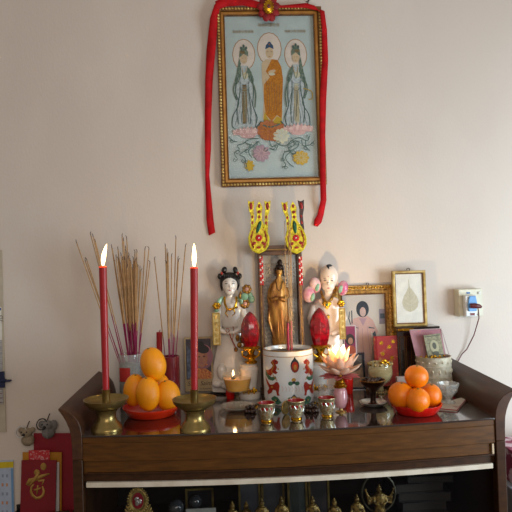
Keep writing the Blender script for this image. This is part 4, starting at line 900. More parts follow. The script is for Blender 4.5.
by = Thing('boy_figurine', 'rosy porcelain boy figurine with peaches and tiny hair tuft, right of the shrine', 'figurine', 327, Y=.415)
g = lambda u, v, y=0: by.L3(u, v, y)
mb = MB()
bodyseg(mb, by, [(311, 346, 389, .36), (310, 347, 380, .36), (311, 346, 368, .4), (311, 344, 352, .5), (313, 342, 336, .5), (313, 342, 324, .52), (312, 342, 314, .5), (312, 341, 305, .45),
                 (317, 338, 299, .5), (324, 333, 296, .9), (324, 333, 290, 1)], 40, .025, 7)
mb.ell(*g(329, 276.5), 9.3, 9.0, 12.2, 28, 20).ell(*g(328.3, 286, -2.4), 6.6, 5.6, 6, 18, 12).ell(*g(328.4, 284, -8.9), 1, 1.2, 1.8, 10, 8)
mb.ell(*g(321.2, 282.5, .5), 1.2, 1.4, 2.6, 10, 8).ell(*g(337.6, 282.5, .5), 1.2, 1.4, 2.6, 10, 8)
mb.tube([g(314, 306), g(311, 318, -3), g(315, 332, -8), g(323, 334, -10)], [3.6, 4.2, 3.8, 2], 14).tube([g(340, 306), g(343, 318, -3), g(338, 332, -8), g(331, 334, -10)], [3.6, 4.2, 3.6, 2], 14)
mb.ell(*g(327, 334, -10.5), 3.6, 2, 2.2, 14, 10)
by.part('porcelain_body', mb, skin2, remesh=.42)
by.part('painted_face', face(by, 328.4, 280.7, 3.4, -8.75, 288.2, 1.0), fm)
by.part('forehead_dot', MB().ell(*g(328.4, 276.5, -9.1), .4, .3, .4, 8, 6), lipred)
mb = MB().ell(*g(329.2, 266, -2.4), 3.2, 3, 1.9, 16, 10).tube([g(328, 266, -4.4), g(329, 269.6, -7)], [1.7, .3], 8); by.part('hair_tuft', mb, M('grey_black_hair', '2e2f33', .3))
cl = MB().tube([g(321, 291, -2), g(323, 298, -7.5), g(327, 303, -9.4), g(331.5, 299, -8), g(335, 291, -2)], [1.2, 1.6, 1.6, 1.6, 1.2], 10); by.part('gold_collar', cl, oldgold)
hp = MB()
for (dx, dz, rr) in ((-2, 1, 2.6), (2, 1, 2.6), (0, -1.2, 2.7), (0, -3, 1.6)): q = g(327, 304.5, -9.6); hp.ell(q[0]+dx, q[1], q[2]+dz, rr, 1.1, rr, 14, 8)
by.part('heart_pendant', hp, gold); by.part('pendant_stone', MB().ell(*g(327, 305, -11), 1, .6, 1.2, 10, 8), M('green_stone', '3b7a68', .15))
def peach(u, v, a, b, y, rot, lx, lz):
    q = by.L3(u, v, y); Rm = Matrix.Rotation(rot, 3, 'Y'); m_ = MB().ell(*q, a, a*.85, b, 22, 16, rot=Rm); tip = Rm @ Vector((0, 0, b*.9)); m_.lathe([(a*.42, -2), (a*.2, -.3), (.1, 1.3)], q[0]+tip.x, q[1], q[2]+tip.z, 14)
    o = by.part('peach', m_, pinkg); q2 = (q[0]+lx, q[1]-a*.8, q[2]+lz)
    by.part('peach_leaf', MB().ell(*q2, 2.0, .8, 4.2, 12, 8, rot=Matrix.Rotation(.3, 3, 'Y')), green, parent=o)
peach(315, 285, 6, 7.8, -2, -.15, 1.5, -2.5); peach(308.8, 294.5, 6.4, 8, -4, -.05, 3, -2.5); peach(342.9, 288, 5.2, 7.6, -2, .2, -3.2, -1)
plaque(by, 339.2, 308.5, 345.6, 339, -13.5, None)
fl = MB()
for i in range(6): a = 2*PI*i/6; q = g(341, 303.5, -9); fl.ell(q[0]+2.2*math.cos(a), q[1], q[2]+2.2*math.sin(a), 1.9, 1.2, 1.7, 12, 8)
by.part('gold_flower', fl, gold)
by.part('gold_bow', MB().ell(*g(323.2, 315, -11), 2.6, 1.1, 1.7, 12, 8, rot=Matrix.Rotation(.5, 3, 'Y')).ell(*g(327.4, 317.5, -11), 2.2, 1.1, 3, 12, 8, rot=Matrix.Rotation(.5, 3, 'Y')).tube([g(325, 318, -10.5), g(325.6, 324, -10.4)], .8, 6), gold)
by.part('red_knot', MB().ell(*g(327.5, 328.5, -12), 1.5, .9, 1.5, 10, 8).tube([g(327, 329, -11.5), g(326.5, 338, -10)], .4, 6), M('coral_glaze', 'c4604c', .3))

# ---------------------------------------------------------------- small cups
cupm = M('gilt_cup_metal', 'bfae8c', .3, metal=.7, col2='8d7b52', nscale=260, bump=.6, bscale=500, lo=.45, hi=.55)
redin = M('red_enamel', '9c1218', .3)
def cup(u, v, label):
    t = Thing('offering_cup', label, 'cup', u, v); 
    t.part('cup_body', MB().lathe([(5.3, 0), (5.5, .8), (4.6, 1.6), (4.7, 3), (6.3, 3.8), (7.2, 8), (8.1, 14), (8.7, 17.3), (9.3, 18), (9.2, 18.6), (8.3, 18.4), (7.2, 12), (5.8, 4.6)], seg=36), cupm)
    t.part('gold_foot', MB().lathe([(5.4, -.0), (5.7, .3), (5.6, 1.3), (4.9, 1.9)], seg=36, cap=False), gold)
    t.part('red_lining', MB().lathe([(8.25, 18.3), (7.1, 12), (5.7, 5), (.2, 4.7)], seg=36, cap=False), redin)
    mb = MB(); mc = lambda x, z, l: (x, -math.sqrt(max(.01, (6.45+(z-4)*.155+.12+l)**2-x*x)), z)
    for k in range(3):
        x = -4.2+k*4.2; mb.disc(x, 13.5, 1.25, 1.8, mc, 0, 0, 10, 2); mb.disc(x*.9, 8, .9, .9, mc, 0, 0, 10, 2)
    t.part('red_enamel_marks', mb, redin, smooth=0, recalc=False)
    gm = MB()
    for k in range(10):
        a = 2*PI*k/10; gm.tube([(7.3*math.cos(a), 7.3*math.sin(a), 8), (8.15*math.cos(a+.2), 8.15*math.sin(a+.2), 11.5), (8.3*math.cos(a), 8.3*math.sin(a), 14.5)], .4, 5)
    t.part('raised_scrolls', gm, silver); return t
cup(266.8, 421, 'leftmost of three small gilt cups lined in red, before the white pot')
cup(296.5, 418.6, 'middle one of three small gilt cups lined in red, before the white pot')
cup(327.2, 415.8, 'rightmost of three small gilt cups lined in red, near the pink vase')

# coin medallion and prayer beads
md = Thing('round_medallion', 'small pale round medallion standing on edge between two gilt cups', 'medallion', 285.8, 414.5)
md.part('disc', MB().lathe([(6.6, -.9), (7, -.4), (7, .4), (6.6, .9), (4.6, .6), (.1, .6)], 0, 0, 0, 30), champ)
for o_ in bpy.data.objects:
    if o_.parent == md.e: o_.rotation_euler = (PI/2, 0, .9); o_.location = (0, 0, 7*md.s)
darkbead = M('dark_wood_beads', '2a1913', .25, coat=.4, col2='46291c', nscale=80)
def bracelet(u, v, R, n, label):
    t = Thing('prayer_beads', label, 'beads', u, v); mb = MB()
    for k in range(n):
        a = 2*PI*k/n; mb.ell(R*math.cos(a), R*math.sin(a), 2, 1.9, 1.9, 2, 10, 7)
    t.part('bead_loop', mb, darkbead); mb = MB()
    for k in range(max(4, n//2)):
        a = 2*PI*k/max(4, n//2)+.3; mb.ell((R-1.2)*math.cos(a), (R-1.2)*math.sin(a), 5.4, 1.8, 1.8, 1.8, 10, 7)
    t.part('upper_beads', mb, darkbead); return t
bracelet(311.5, 411.5, 6, 13, 'coiled dark prayer beads between the middle and right gilt cups')
bracelet(250.2, 412.5, 4.6, 10, 'small coil of dark beads left of the leftmost gilt cup')

# glass saucer, amber oil lamp, hidden small red cup
sa = Thing('glass_saucer', 'shallow clear glass saucer in front of the amber oil lamp', 'saucer', 237.5, 410)
sa.part('saucer', MB().lathe([(8, 0), (9, .2), (13, 1.6), (17.3, 4), (17.8, 4.6), (17.2, 4.8), (12.6, 2.6), (8, 1.2), (.3, 1)], seg=48, wob=lambda a, j: 1+.012*math.cos(24*a)), M('saucer_glass', 'c9c4b6', .06, alpha=.32, col2='b9b2a2', nscale=40, coat=1, spec=.8))
ob = Thing('oil_lamp', 'footed glass bowl of amber oil with a tiny flame left of the white pot', 'lamp', 238, 401)
ob.part('glass_bowl', MB().lathe([(6, 0), (6, .7), (1.6, 1.6), (1.4, 5.5), (5, 8), (11.8, 10.6), (13.8, 19), (15.1, 26), (15.2, 27.4), (14.8, 27.4), (14.6, 25.5), (13.5, 19), (11.4, 11.2), (4, 8.6)], seg=48, wob=lambda a, j: 1+(.02*math.cos(16*a) if 4 < j < 8 else 0)), M('bowl_glass', 'e8dcb0', .04, alpha=.09, col2='e0d0a0', coat=1, spec=.8))
ob.part('amber_oil', MB().lathe([(3.6, 9), (11.1, 11.6), (13.2, 19.2), (13.9, 23), (.3, 23)], seg=48), M('amber_oil', 'dc9600', .05, col2='d08a00', sss=.1, coat=1))
ob.part('floating_wick', MB().lathe([(2.2, 23.05), (2.2, 23.8), (.8, 24)], -4, -2, 0, 14).tube([(-4, -2, 23.5), (-4, -2, 26)], .35, 6), black)
ob.part('flame', MB().tube([(-4, -2, 25.8), (-4, -2, 27), (-4, -2, 29), (-4, -2, 31.5)], [.3, 1.1, .8, .05], 12), flame_m)
lamp('wick_light', ob, -4, -2, 29, .08, (1, .55, .2), .004)
r2 = Thing('small_red_cup', 'small red cup half hidden behind the amber oil lamp', 'cup', 230.5, Y=.345)
r2.part('cup_body', MB().lathe([(3.6, 0), (4, .5), (4.6, 7), (4.9, 9), (4.2, 9), (3.6, 2)], seg=24), redp)

# ---------------------------------------------------------------- lotus lamp on pink vase
lo_ = Thing('lotus_lamp', 'glowing pink lotus lamp on a gold-capped pink glass stem', 'lamp', 341, 412); zc = lo_.L(341, 376)[1]
pinkglass = M('pink_glass', 'd9a0a6', .06, alpha=.75, col2='cf8e96', coat=.8)
lo_.part('foot', MB().lathe([(5.5, 0), (5.5, .8), (2, 2), (1.6, 4)], seg=30), champ)
lo_.part('pink_vase', MB().lathe([(1.8, 3.5), (4.6, 5), (6.6, 10), (7.2, 15), (6.6, 21), (4.6, 25), (4, zc-11)], seg=36), pinkglass)
lo_.part('gold_cap', MB().lathe([(4.2, zc-11.5), (6.6, zc-11), (6.9, zc-9.6), (5.2, zc-8.6), (5.5, zc-7), (4.4, zc-6), (4.5, zc-4), (3.2, zc-3), (2.2, zc-1), (2, zc+2)], seg=32), gold)
def petal_mat(name, c, e, es):
    m = M(name, c, .4, col2=c, emit=e, estr=es); nt = m.node_tree; b = nt.nodes['Principled BSDF']; out = nt.nodes['Material Output']
    tr = nt.nodes.new('ShaderNodeBsdfTranslucent'); tr.inputs[0].default_value = lin(c); mx = nt.nodes.new('ShaderNodeMixShader'); mx.inputs[0].default_value = .55
    nt.links.new(b.outputs[0], mx.inputs[1]); nt.links.new(tr.outputs[0], mx.inputs[2]); nt.links.new(mx.outputs[0], out.inputs['Surface']); return m
pet_in = petal_mat('petal_pale', 'fbeedd', None, 0); pet_mid = petal_mat('petal_peach', 'f6dcc6', None, 0); pet_out = petal_mat('petal_pink', 'e08a8a', None, 0)
def petal(az, el, L, w, curl, mat, z0, label=None):
    """curved pointed petal: az around, el = starting elevation, curl = how much it turns up"""
    nl, nw = 10, 7; vs = []; x = 1.5; z = z0; a = el; Pn = []
    for i in range(nl+1):
        Pn.append((x, z, a)); x += math.cos(a)*L/nl; z += math.sin(a)*L/nl; a += curl/nl
    for i, (x, z, a) in enumerate(Pn):
        t = i/nl; ww = w*(math.sin(PI*min(1, t*.88+.12))**.75)*(1 if t < 1 else 0)+.12
        for j in range(nw+1):
            q = (j/nw*2-1); c = q*q*ww*.38
            lx = x-math.sin(a)*c; lz = z+math.cos(a)*c; ly = q*ww
            vs.append((lx*math.cos(az)-ly*math.sin(az), lx*math.sin(az)+ly*math.cos(az), lz))
    fs = [(i*(nw+1)+j, i*(nw+1)+j+1, (i+1)*(nw+1)+j+1, (i+1)*(nw+1)+j) for i in range(nl) for j in range(nw)]
    mb = MB(); mb.add(vs, fs); return lo_.part('petal', mb, mat, solid=.0006, smooth=2)
for k in range(9): petal(2*PI*k/9+.2, -.05, 19.5, 4.6, .15, pet_out, zc-.5)
for k in range(9): petal(2*PI*k/9, .2, 24, 5.4, .6, pet_mid, zc+1)
for k in range(9): petal(2*PI*k/9+.35, .55, 27, 5.8, .6, pet_mid, zc+2.4)
for k in range(7): petal(2*PI*k/7+.1, .95, 28, 5.4, .6, pet_in, zc+3)
for k in range(5): petal(2*PI*k/5+.5, 1.15, 29, 5.2, .55, pet_in, zc+3)
lo_.part('bulb', MB().ell(0, 0, zc+17, 4, 4, 7, 20, 14), M('bulb_glow', 'fff2d8', .4, emit='ffdfa8', estr=90))
lamp('bulb_light', lo_, 0, 0, zc+27, 4.0, (1, .70, .36), .012)

tb = Thing('glass_tumbler', 'small clear glass behind the rightmost gilt cup', 'glass', 326.5, 403.5)
tb.part('tumbler', MB().lathe([(6.2, 0), (6.8, .6), (7.8, 14), (8, 17.5), (7.4, 17.5), (7.1, 13), (6.2, 2)], seg=32), M('tumbler_glass', 'e6e2e0', .04, alpha=.2, col2='dcd8d6', coat=1, spec=.8))
rp = Thing('small_red_pot', 'small bright red pot just behind the lotus lamp stem', 'pot', 347.8, Y=.345)
rp.part('pot_body', MB().lathe([(4.6, 0), (5, .5), (5.8, 15), (6.4, 15.6), (6.2, 17.5), (5.4, 17.5), (4.8, 3)], seg=28), redp)

# ---------------------------------------------------------------- framed photographs on the right
gf = upright('photo_frame', 'large ornate gold framed photograph of a person in a pale pink robe, on the altar', 'photo frame', 335, 285, 397, 387, WY-.0068, .0)
W_, H_ = gf.w, gf.h
ornm = M('ornate_gold', 'bf9450', .4, metal=.45, col2='8d6430', nscale=170, bump=1, bscale=260, lo=.42, hi=.58)
gf.part('outer_frame', frame_ring(W_, H_, 0, 5.2, -3.0, 1.8), ornm, bevel=.9)
gf.part('inner_frame', frame_ring(W_, H_, 5.2, 8.4, -2, 1.8), framegold, bevel=.5)
gf.part('inner_lip', frame_ring(W_, H_, 8.4, 9.6, -2.6, 1.8), frame_br, bevel=.3)
mb = MB()
for k in range(int(W_/2.9)): mb.ell(-W_/2+2+k*2.9, -3.2, H_-2.5, 1.4, .8, 1.0, 8, 5, rot=Matrix.Rotation((-1)**k*.6, 3, 'Y'))
for k in range(int(H_/2.9)): mb.ell(W_/2-2.5, -3.2, 2+k*2.9, 1.0, .8, 1.4, 8, 5, rot=Matrix.Rotation((-1)**k*.6, 3, 'Y')); mb.ell(-W_/2+2.5, -3.2, 2+k*2.9, 1.0, .8, 1.4, 8, 5, rot=Matrix.Rotation((-1)**k*.6, 3, 'Y'))
gf.part('carved_leaves', mb, gold)
gf.part('photo_backing', MB().box(-W_/2+8, W_/2-8, -.6, 1.6, 8, H_-8), M('photo_grey', 'cfc6bb', .5, col2='c2b9b1', nscale=8))
fm2 = [M('afro_hair', '2c3540', .6), M('photo_face', 'c7a9a0', .5), M('pink_robe', 'd6ada2', .5, col2='cba197', nscale=14), M('photo_dark', '46515e', .5), M('photo_poster', '8f8492', .5), M('photo_frame_grey', '8b8f94', .5), M('photo_pink2', 'b4909a', .5)]
mb = MB(); mq = lambda x, z, l: (x, -.65-l, z); Q = gf.q
mb.patch([Q(*p) for p in ((352, 345), (352, 322), (356, 318), (363, 316), (370, 316), (375, 320), (380, 332), (377, 337), (373, 331), (374, 378), (352, 378))], mq, 2, .02)
mb.patch([Q(*p) for p in ((361, 318), (365, 326), (369, 318))], mq, 6, .05)
mb.disc(*Q(365, 309), 6.4, 8.2, mq, 0, .08, 24); mb.disc(*Q(365.2, 311.8), 3.1, 4.8, mq, 1, .12)
for w in (((360, 326), (359, 345)), ((369, 326), (371, 350)), ((364, 328), (364.5, 360))): mb.stroke([Q(*p) for p in w], .5, mq, 6, .1)
R4(mb, Q, 381.5, 309.5, 387.5, 324.5, 4, .05, mq); R4(mb, Q, 382.5, 314, 387, 319, 3, .08, mq)
mb.stroke([Q(352, 311), Q(350.8, 318), Q(352.5, 324)], [.8, 1.2, .8], mq, 3, .05); mb.stroke([Q(354, 310), Q(354, 323)], 1.1, mq, 3, .06)
mb.stroke([Q(370.5, 327.5), Q(376.5, 328.5)], [1.4, .8], mq, 3, .1); mb.patch([Q(*p) for p in ((374, 334), (377, 331), (378, 336), (376, 338))], mq, 3, .1); mb.stroke([Q(357.5, 327), Q(360.5, 328)], .7, mq, 3, .1)
gf.part('photograph', mb, fm2, smooth=0, recalc=False)
gf.part('hanging_ring', MB().tube([(4, 0, H_), (4, -.3, H_+2), (6, -.3, H_+2), (6, 0, H_)], .35, 6), iron)
gf.part('pane', MB().box(-W_/2+8.6, W_/2-8.6, -1.6, -1.3, 8.6, H_-8.6), thin_glass, smooth=0)

bf = upright('black_photo_frame', 'small black framed picture standing below the large gold frame', 'photo frame', 347.5, 353, 366, 389.5, .405, .08)
bf.part('frame', frame_ring(bf.w, bf.h, 0, 2.2, -1.5, 1.2), M('blue_black_lacquer', '1c2530', .2, coat=.6), bevel=.3)
mb = MB().box(-bf.w/2+2, bf.w/2-2, -.3, 1, 2, bf.h-2, 0); Q = bf.q; mq = lambda x, z, l: (x, -.35-l, z)
R4(mb, Q, 350, 368, 364, 387, 1, .02, mq); mb.disc(*Q(358, 366), 4, 5, mq, 2, .05); mb.disc(*Q(354, 375), 4, 3, mq, 3, .06)
bf.part('picture', mb, [M('dusk_print', '6b615a', .4, col2='514a46', nscale=60), M('tan_print', '9a7c62', .4, col2='7c6552', nscale=60), M('shadow_print', '463b37', .4), M('pale_print', 'b09a80', .4)], smooth=0)
pu = upright('purple_photo', 'small magenta bordered photo of a dark haired person against the large frame', 'photo', 344.5, 325.5, 357, 354.5, .408, .05)
# stands on the black frame's top edge
mb = MB().box(-pu.w/2, pu.w/2, -.5, .5, 0, pu.h, 0); Q = pu.q; mq = lambda x, z, l: (x, -.55-l, z)
R4(mb, Q, 345, 326.3, 356, 354, 1, .02, mq); mb.disc(*Q(350.5, 339.5), 4.8, 5.6, mq, 2, .05); mb.disc(*Q(351, 341), 2.5, 3.4, mq, 3, .08)
mb.patch([Q(*p) for p in ((345.2, 354), (346, 347.5), (350, 345), (354, 346), (356, 349), (356, 354))], mq, 4, .1)
pu.part('photo_print', mb, [M('photo_edge', 'c9b9bb', .5), M('magenta_print', '83264e', .45), M('photo_hair', '21171a', .5), M('photo_skin', 'a06f58', .5), M('photo_orange', 'a3482c', .5)], smooth=0)

rdp = upright('red_gold_packet', 'tall red packet patterned in gold standing before the large gold frame', 'packet', 375.5, 336, 399.5, 386, .395, .06)
rdp.part('packet_body', MB().box(-rdp.w/2, rdp.w/2, -1.5, 1.5, 0, rdp.h), M('red_gold_pattern', 'a32c2a', .35, col2='b5763c', nscale=70, lo=.55, hi=.66), bevel=.4)
rdp.part('spine_fold', MB().box(-rdp.w/2+1.5, -rdp.w/2+3.2, -2.3, -1.55, .3, rdp.h-.3), M('red_gloss', '9a1c22', .2, coat=.6))
mb = MB(); Q = rdp.q; mq = lambda x, z, l: (x, -1.55-l, z)
for (u, v) in ((383, 343), (391, 347), (384, 354), (393, 358), (387, 363), (395, 342)):
    for i in range(5): a = 2*PI*i/5; q = Q(u, v); mb.disc(q[0]+1.1*math.cos(a), q[1]+1.1*math.sin(a), .9, .9, mq, 0, .02+.004*i, 8)
rdp.part('gold_florets', mb, gold, smooth=0, recalc=False)

vg = Thing('votive_glass', 'squat footed glass votive bowl with gold decoration before the red packet', 'votive', 381, 392.5)
hh = vg.L(381, 362)[1]
vg.part('glass_bowl', MB().lathe([(7, 0), (7.4, .8), (3, 2), (2.6, 6), (6, 9), (10.5, 13), (12.3, 19), (11.8, hh-2), (11.2, hh), (10.5, hh), (11, hh-2), (11.4, 19), (9.6, 13.6), (5, 10)], seg=40), M('yellow_glass', 'd8c99c', .08, alpha=.42, col2='c9b986', nscale=30, coat=1, spec=.8))
mb = MB()
for k in range(14): a = 2*PI*k/14; mb.ell(11.6*math.cos(a), 11.6*math.sin(a), hh-1.5, 1.5, 1.2, 1.5, 10, 7)
for k in range(12): a = 2*PI*k/12; mb.ell(6.6*math.cos(a), 6.6*math.sin(a), 1, 1.2, 1.2, .9, 8, 6)
vg.part('gold_rim_beads', mb, champ)
mb = MB()
for (dx, dz, r_) in ((0, 3.5, 2.4), (-2.6, 2, 1.9), (2.6, 2, 1.9), (0, 0, 2.2), (4.6, 0, 1.4), (-4.6, 0, 1.4)): mb.ell(2+dx, -10, hh+dz-1, r_, 1, r_, 10, 7)
vg.part('gold_rosette', mb, gold)
vg.part('wax_fill', MB().lathe([(5, 10.2), (9.4, 13.7), (11.1, 19), (11.1, 21), (.3, 20.5)], seg=30), M('pale_wax', 'c9b27c', .5, sss=.2))

ic = Thing('incense_stand', 'dark bronze goblet heaped with dark incense resin', 'goblet', 373.3, 405.2, Z=Z0+1.2*.0031)
ic.part('goblet', MB().lathe([(5.5, 0), (5.7, 1), (3.6, 2.4), (2.7, 5), (2.8, 10), (3.6, 14), (7.5, 18), (11.5, 22), (12.4, 25.4), (11.6, 25.4), (9.5, 22.5)], seg=36), iron)
ic.part('gold_rim', MB().lathe([(12.2, 24.4), (12.9, 25.2), (12.2, 25.9), (11.6, 25.2)], seg=36, cap=False), oldgold)
mb = MB()
for k in range(26):
    a = random.uniform(0, 2*PI); q = random.uniform(0, 9.5); mb.ell(q*math.cos(a), q*math.sin(a), 25.5+random.uniform(0, 1.6)-q*.08, random.uniform(1, 2.2), random.uniform(1, 2), random.uniform(.9, 1.8), 7, 5)
ob2 = ic.part('resin_chips', mb, M('dark_resin', '1e120d', .35, coat=.4, col2='4b2b1a', nscale=100)); ob2['kind'] = 'stuff'
sd = Thing('silver_dish', 'small round silver dish under the dark bronze goblet', 'dish', 373.3, 405.6)
sd.part('dish', MB().lathe([(8, 0), (8.5, .2), (12.5, 2.2), (13.8, 4.2), (13.2, 4.4), (11.5, 2.8), (8, 1.0), (.3, .9)], seg=44), silver)

# lacquer box, leaf frame, folder, tin
lx = Thing('lacquer_box', 'dark lacquered box with gold trimmed edge, behind the metal tin', 'box', 418, Y=.418)
a = lx.L(397, 327.5, -8); b = lx.L(441, 388, -8); zt = a[1]
lacq = M('brown_black_lacquer', '1c100d', .18, col2='3a1812', nscale=20, coat=.8, lo=.5, hi=.75)
lx.part('box_body', MB().box(a[0], b[0], -8, 9, 0, zt-4.2), lacq, bevel=.6)
lx.part('box_lid', MB().box(a[0]-.8, b[0]+.8, -9, 9.6, zt-4, zt), lacq, bevel=.6)
lx.part('gold_trim', MB().box(a[0]+.4, a[0]+16, -9.5, -9.05, zt-3.4, zt-1.2), gold, bevel=.15)
pn = MB()
for k in range(3): frame_ring(5.5, zt-14, 0, .6, -8.5, -8.05, pn, 0, a[0]+4.5+k*6.6, 5)
lx.part('gold_panel_lines', pn, M('dim_gold', '6b4420', .3, metal=.5))
lf = upright('leaf_frame', 'small gold framed pale bodhi leaf standing on the dark lacquered box', 'picture', 393.5, 270.5, 427.5, 326.8, .412, 0)
lf.e.location.z = lx.p.z+zt*lx.s+.0002; lf.h = lf.L(410, 270.5)[1]+(lf.p.z-lf.e.location.z)/lf.s; lf.e.rotation_euler = (-.02, 0, 0)
lf.part('gold_frame', frame_ring(lf.w, lf.h, 0, 2.6, -2, 2), champ, bevel=.5)
lf.part('frame_lip', frame_ring(lf.w, lf.h, 2.6, 3.5, -1.2, 2), frame_br, bevel=.2)
mb = MB().box(-lf.w/2+3, lf.w/2-3, -.2, 1.6, 3, lf.h-3, 0); Q = lambda u, v: (u-410.5, (326.8-v)*lf.h/56.3); mq = lambda x, z, l: (x, -.25-l, z)
mb.patch([Q(*p) for p in ((410.2, 279), (410.7, 279), (411.3, 287), (413.5, 290), (418, 296.5), (419.8, 302), (418.5, 307.5), (415, 311), (411, 312.6), (407, 311), (404, 307.5), (403, 302), (405, 296), (409, 290), (410, 287))], mq, 1, .03)
mb.stroke([Q(410.8, 286), Q(411, 300), Q(411, 312)], .35, mq, 2, .06)
for k in range(5):
    for sg in (-1, 1): mb.stroke([Q(411, 308-k*3.6), Q(411+sg*(6.5-k*1.0), 302.5-k*3.4)], .22, mq, 2, .06)
lf.part('pressed_leaf', mb, [M('mount_cream', 'f0ebe0', .7), M('leaf_pale', 'd2c9b0', .7, col2='c8bfa5', nscale=90), M('leaf_vein', 'bcb196', .7)], smooth=0)
lf.part('hanging_ring', MB().tube([(-1, 0, lf.h), (-1.6, 0, lf.h+1.6), (0, 0, lf.h+2.4), (1.6, 0, lf.h+1.6), (1, 0, lf.h)], .4, 6), iron)
lf.part('pane', MB().box(-lf.w/2+3.2, lf.w/2-3.2, -1.0, -.8, 3.2, lf.h-3.2), thin_glass, smooth=0)
MBx = MB().box(-15, 15, -3, 3, -.0, .0)

tn = Thing('metal_tin', 'round embossed silver coloured tin right of the oranges', 'tin', 434.5, 391.5)
ht = tn.L(434.5, 355.5)[1]; r = 17
tn.part('tin_body', MB().lathe([(r-.6, 0), (r, .5), (r, ht-.8), (r+.3, ht), (r-.5, ht), (r-.8, ht-1), (r-.8, 2)], seg=56), tinm)
mb = MB()
for z in (ht*.18, ht*.46, ht*.74): mb.lathe([(r+.05, z-.3), (r+.35, z), (r+.05, z+.3)], seg=56, cap=False)
for k in range(16):
    a = 2*PI*k/16; x, y = (r+.1)*math.cos(a), (r+.1)*math.sin(a)
    mb.tube([(x, y, ht*.2), (x, y, ht*.44)], .3, 5); mb.ell(x, y, ht*.6, .9, .9, 2.4, 8, 6)
    a += PI/16; x, y = (r+.1)*math.cos(a), (r+.1)*math.sin(a); mb.ell(x, y, ht*.86, 1, 1, 1, 8, 6); mb.ell(x, y, ht*.32, 1, 1, 1.6, 8, 6)
tn.part('embossing', mb, tinm)
mb = MB()
for k in range(30):
    a = random.uniform(0, 2*PI); q = random.uniform(0, r-2.6); mb.ell(q*math.cos(a), q*math.sin(a), ht-2+random.uniform(0, 1.8), 1.4, 1.2, 1.1, 7, 5)
sh_ = tn.part('shiny_contents', mb, gold); sh_['kind'] = 'stuff'
# pink plastic folder leans back from the tin on the box
def slab(name, label, cat, corners, th, mats, pname, group=None):
    P = [PW(u, v, y) for u, v, y in corners]; base = (P[2]+P[3])/2; t = Thing(name, label, cat, p=base)
    n = (P[1]-P[0]).cross(P[3]-P[0]).normalized()*th*t.s
    L_ = [(p-base)/t.s for p in P]; B_ = [(p-base+n)/t.s for p in P]
    t.part(pname, MB().hexa([tuple(x) for x in L_+B_]), mats, bevel=.15); return t
ty = tn.p.y
fl_ = slab('plastic_folder', 'dusty pink plastic wallet sticking up out of the metal tin', 'wallet', [(409.5, 330.5, ty+.030), (441, 329, ty+.030), (449, 371, ty+.012), (419.3, 371, ty+.012)], .7, M('pink_plastic', '9a6670', .25, col2='ab8084', nscale=12, coat=.4), 'wallet_sleeve')
P = [PW(u, v, ty+y-.0025)-fl_.p for u, v, y in ((409.8, 330, .030), (441.3, 328.6, .030), (451, 361, .0165), (417.5, 359.5, .0165))]
fl_.part('clear_edge', MB().tube([tuple(p/fl_.s) for p in P[:3]], .45, 6), M('pale_plastic', 'c0a9a8', .25))
nt_ = slab('printed_note', 'olive grey printed card standing in the metal tin before the pink wallet', 'card', [(423.5, 335.3, ty+.006), (440.3, 333.2, ty+.006), (446.6, 368, ty-.004), (430.3, 369, ty-.004)], .5, M('olive_note', '8c8566', .5, col2='6f6a52', nscale=130), 'card')
mb = MB(); A = [PW(u, v, y)-nt_.p for u, v, y in ((423.5, 335.3, ty+.006), (440.3, 333.2, ty+.006), (430.3, 369, ty-.004))]
ex, ez = (A[1]-A[0])/nt_.s, (A[2]-A[0])/nt_.s; nn = Vector((0, -1, 0))
mw2 = lambda x, z, l: tuple(A[0]/nt_.s+ex*x+ez*z+nn*(.35+l))
mb.disc(.5, .36, .26, .19, mw2, 0, .05); mb.disc(.5, .34, .12, .1, mw2, 1, .1); mb.disc(.5, .56, .2, .06, mw2, 1, .1)
for z in (.05, .62): mb.stroke([(.08, z), (.92, z)], .02, mw2, 1, .1)
nt_.part('portrait_print', mb, [M('note_pale', 'a49d7d', .5), M('note_ink', '4b4a3c', .5)], smooth=0, recalc=False)

# glass compote, envelope, red tube
en = Thing('envelope', 'cream envelope with red edging lying under the small glass dessert cup', 'envelope', 452, 406.5)
cs = [(436, 405.5), (461, 398.6), (467, 399.5), (457, 411.6), (437, 409.8)]
mb = MB(); bs = [(PT(u, v)-en.p)/en.s for u, v in cs]; n = len(bs)
vs = [(p.x, p.y, .1) for p in bs]+[(p.x, p.y, 1.1) for p in bs]
mb.add(vs, [tuple(range(n-1, -1, -1)), tuple(range(n, 2*n))]+[(i, (i+1) % n, n+(i+1) % n, n+i) for i in range(n)])
en.part('envelope_body', mb, M('cream_red_paper', 'c3b6a4', .6, col2='a8857a', nscale=35, lo=.55, hi=.6))
en.part('red_edge', MB().tube([(bs[2].x, bs[2].y, 1.3), (bs[3].x, bs[3].y, 1.3), (bs[4].x, bs[4].y, 1.3)], .5, 6), M('edge_red', '8e2430', .5))
dc = Thing('dessert_glass', 'small cut glass dessert cup right of the oranges', 'glass', 448.3, 402.5, Z=Z0+1.25*.0031)
dc.part('glass_cup', MB().lathe([(6.8, 0), (7.2, .6), (3.4, 2), (2.6, 4), (4.5, 6.4), (8.5, 11), (10.3, 17), (10.8, 19.4), (10.1, 19.4), (9.4, 16.6), (7.6, 11.6), (3.6, 7.6)], seg=48, wob=lambda a, j: 1+(.035*math.cos(12*a) if j > 3 else 0)), frost)
rt = Thing('red_wrapped_stick', 'short red tube lying beside the right wing behind the dessert glass', 'tube', 457.5, 395)
rt.part('tube_body', MB().tube([(-3, 4, 3), (2, -2, 8), (3.5, -4, 9)], [1.8, 2, 1.4], 12), M('tube_red', 'a3303a', .4)); rt.part('lower_end', MB().tube([(-4, 6, 1.6), (-3.1, 4.2, 3)], 1.6, 10), silver)
ss = MB(); 
sk = Thing('small_white_box', 'small pale box half hidden behind the oranges, before the red packet', 'box', 402, 394)
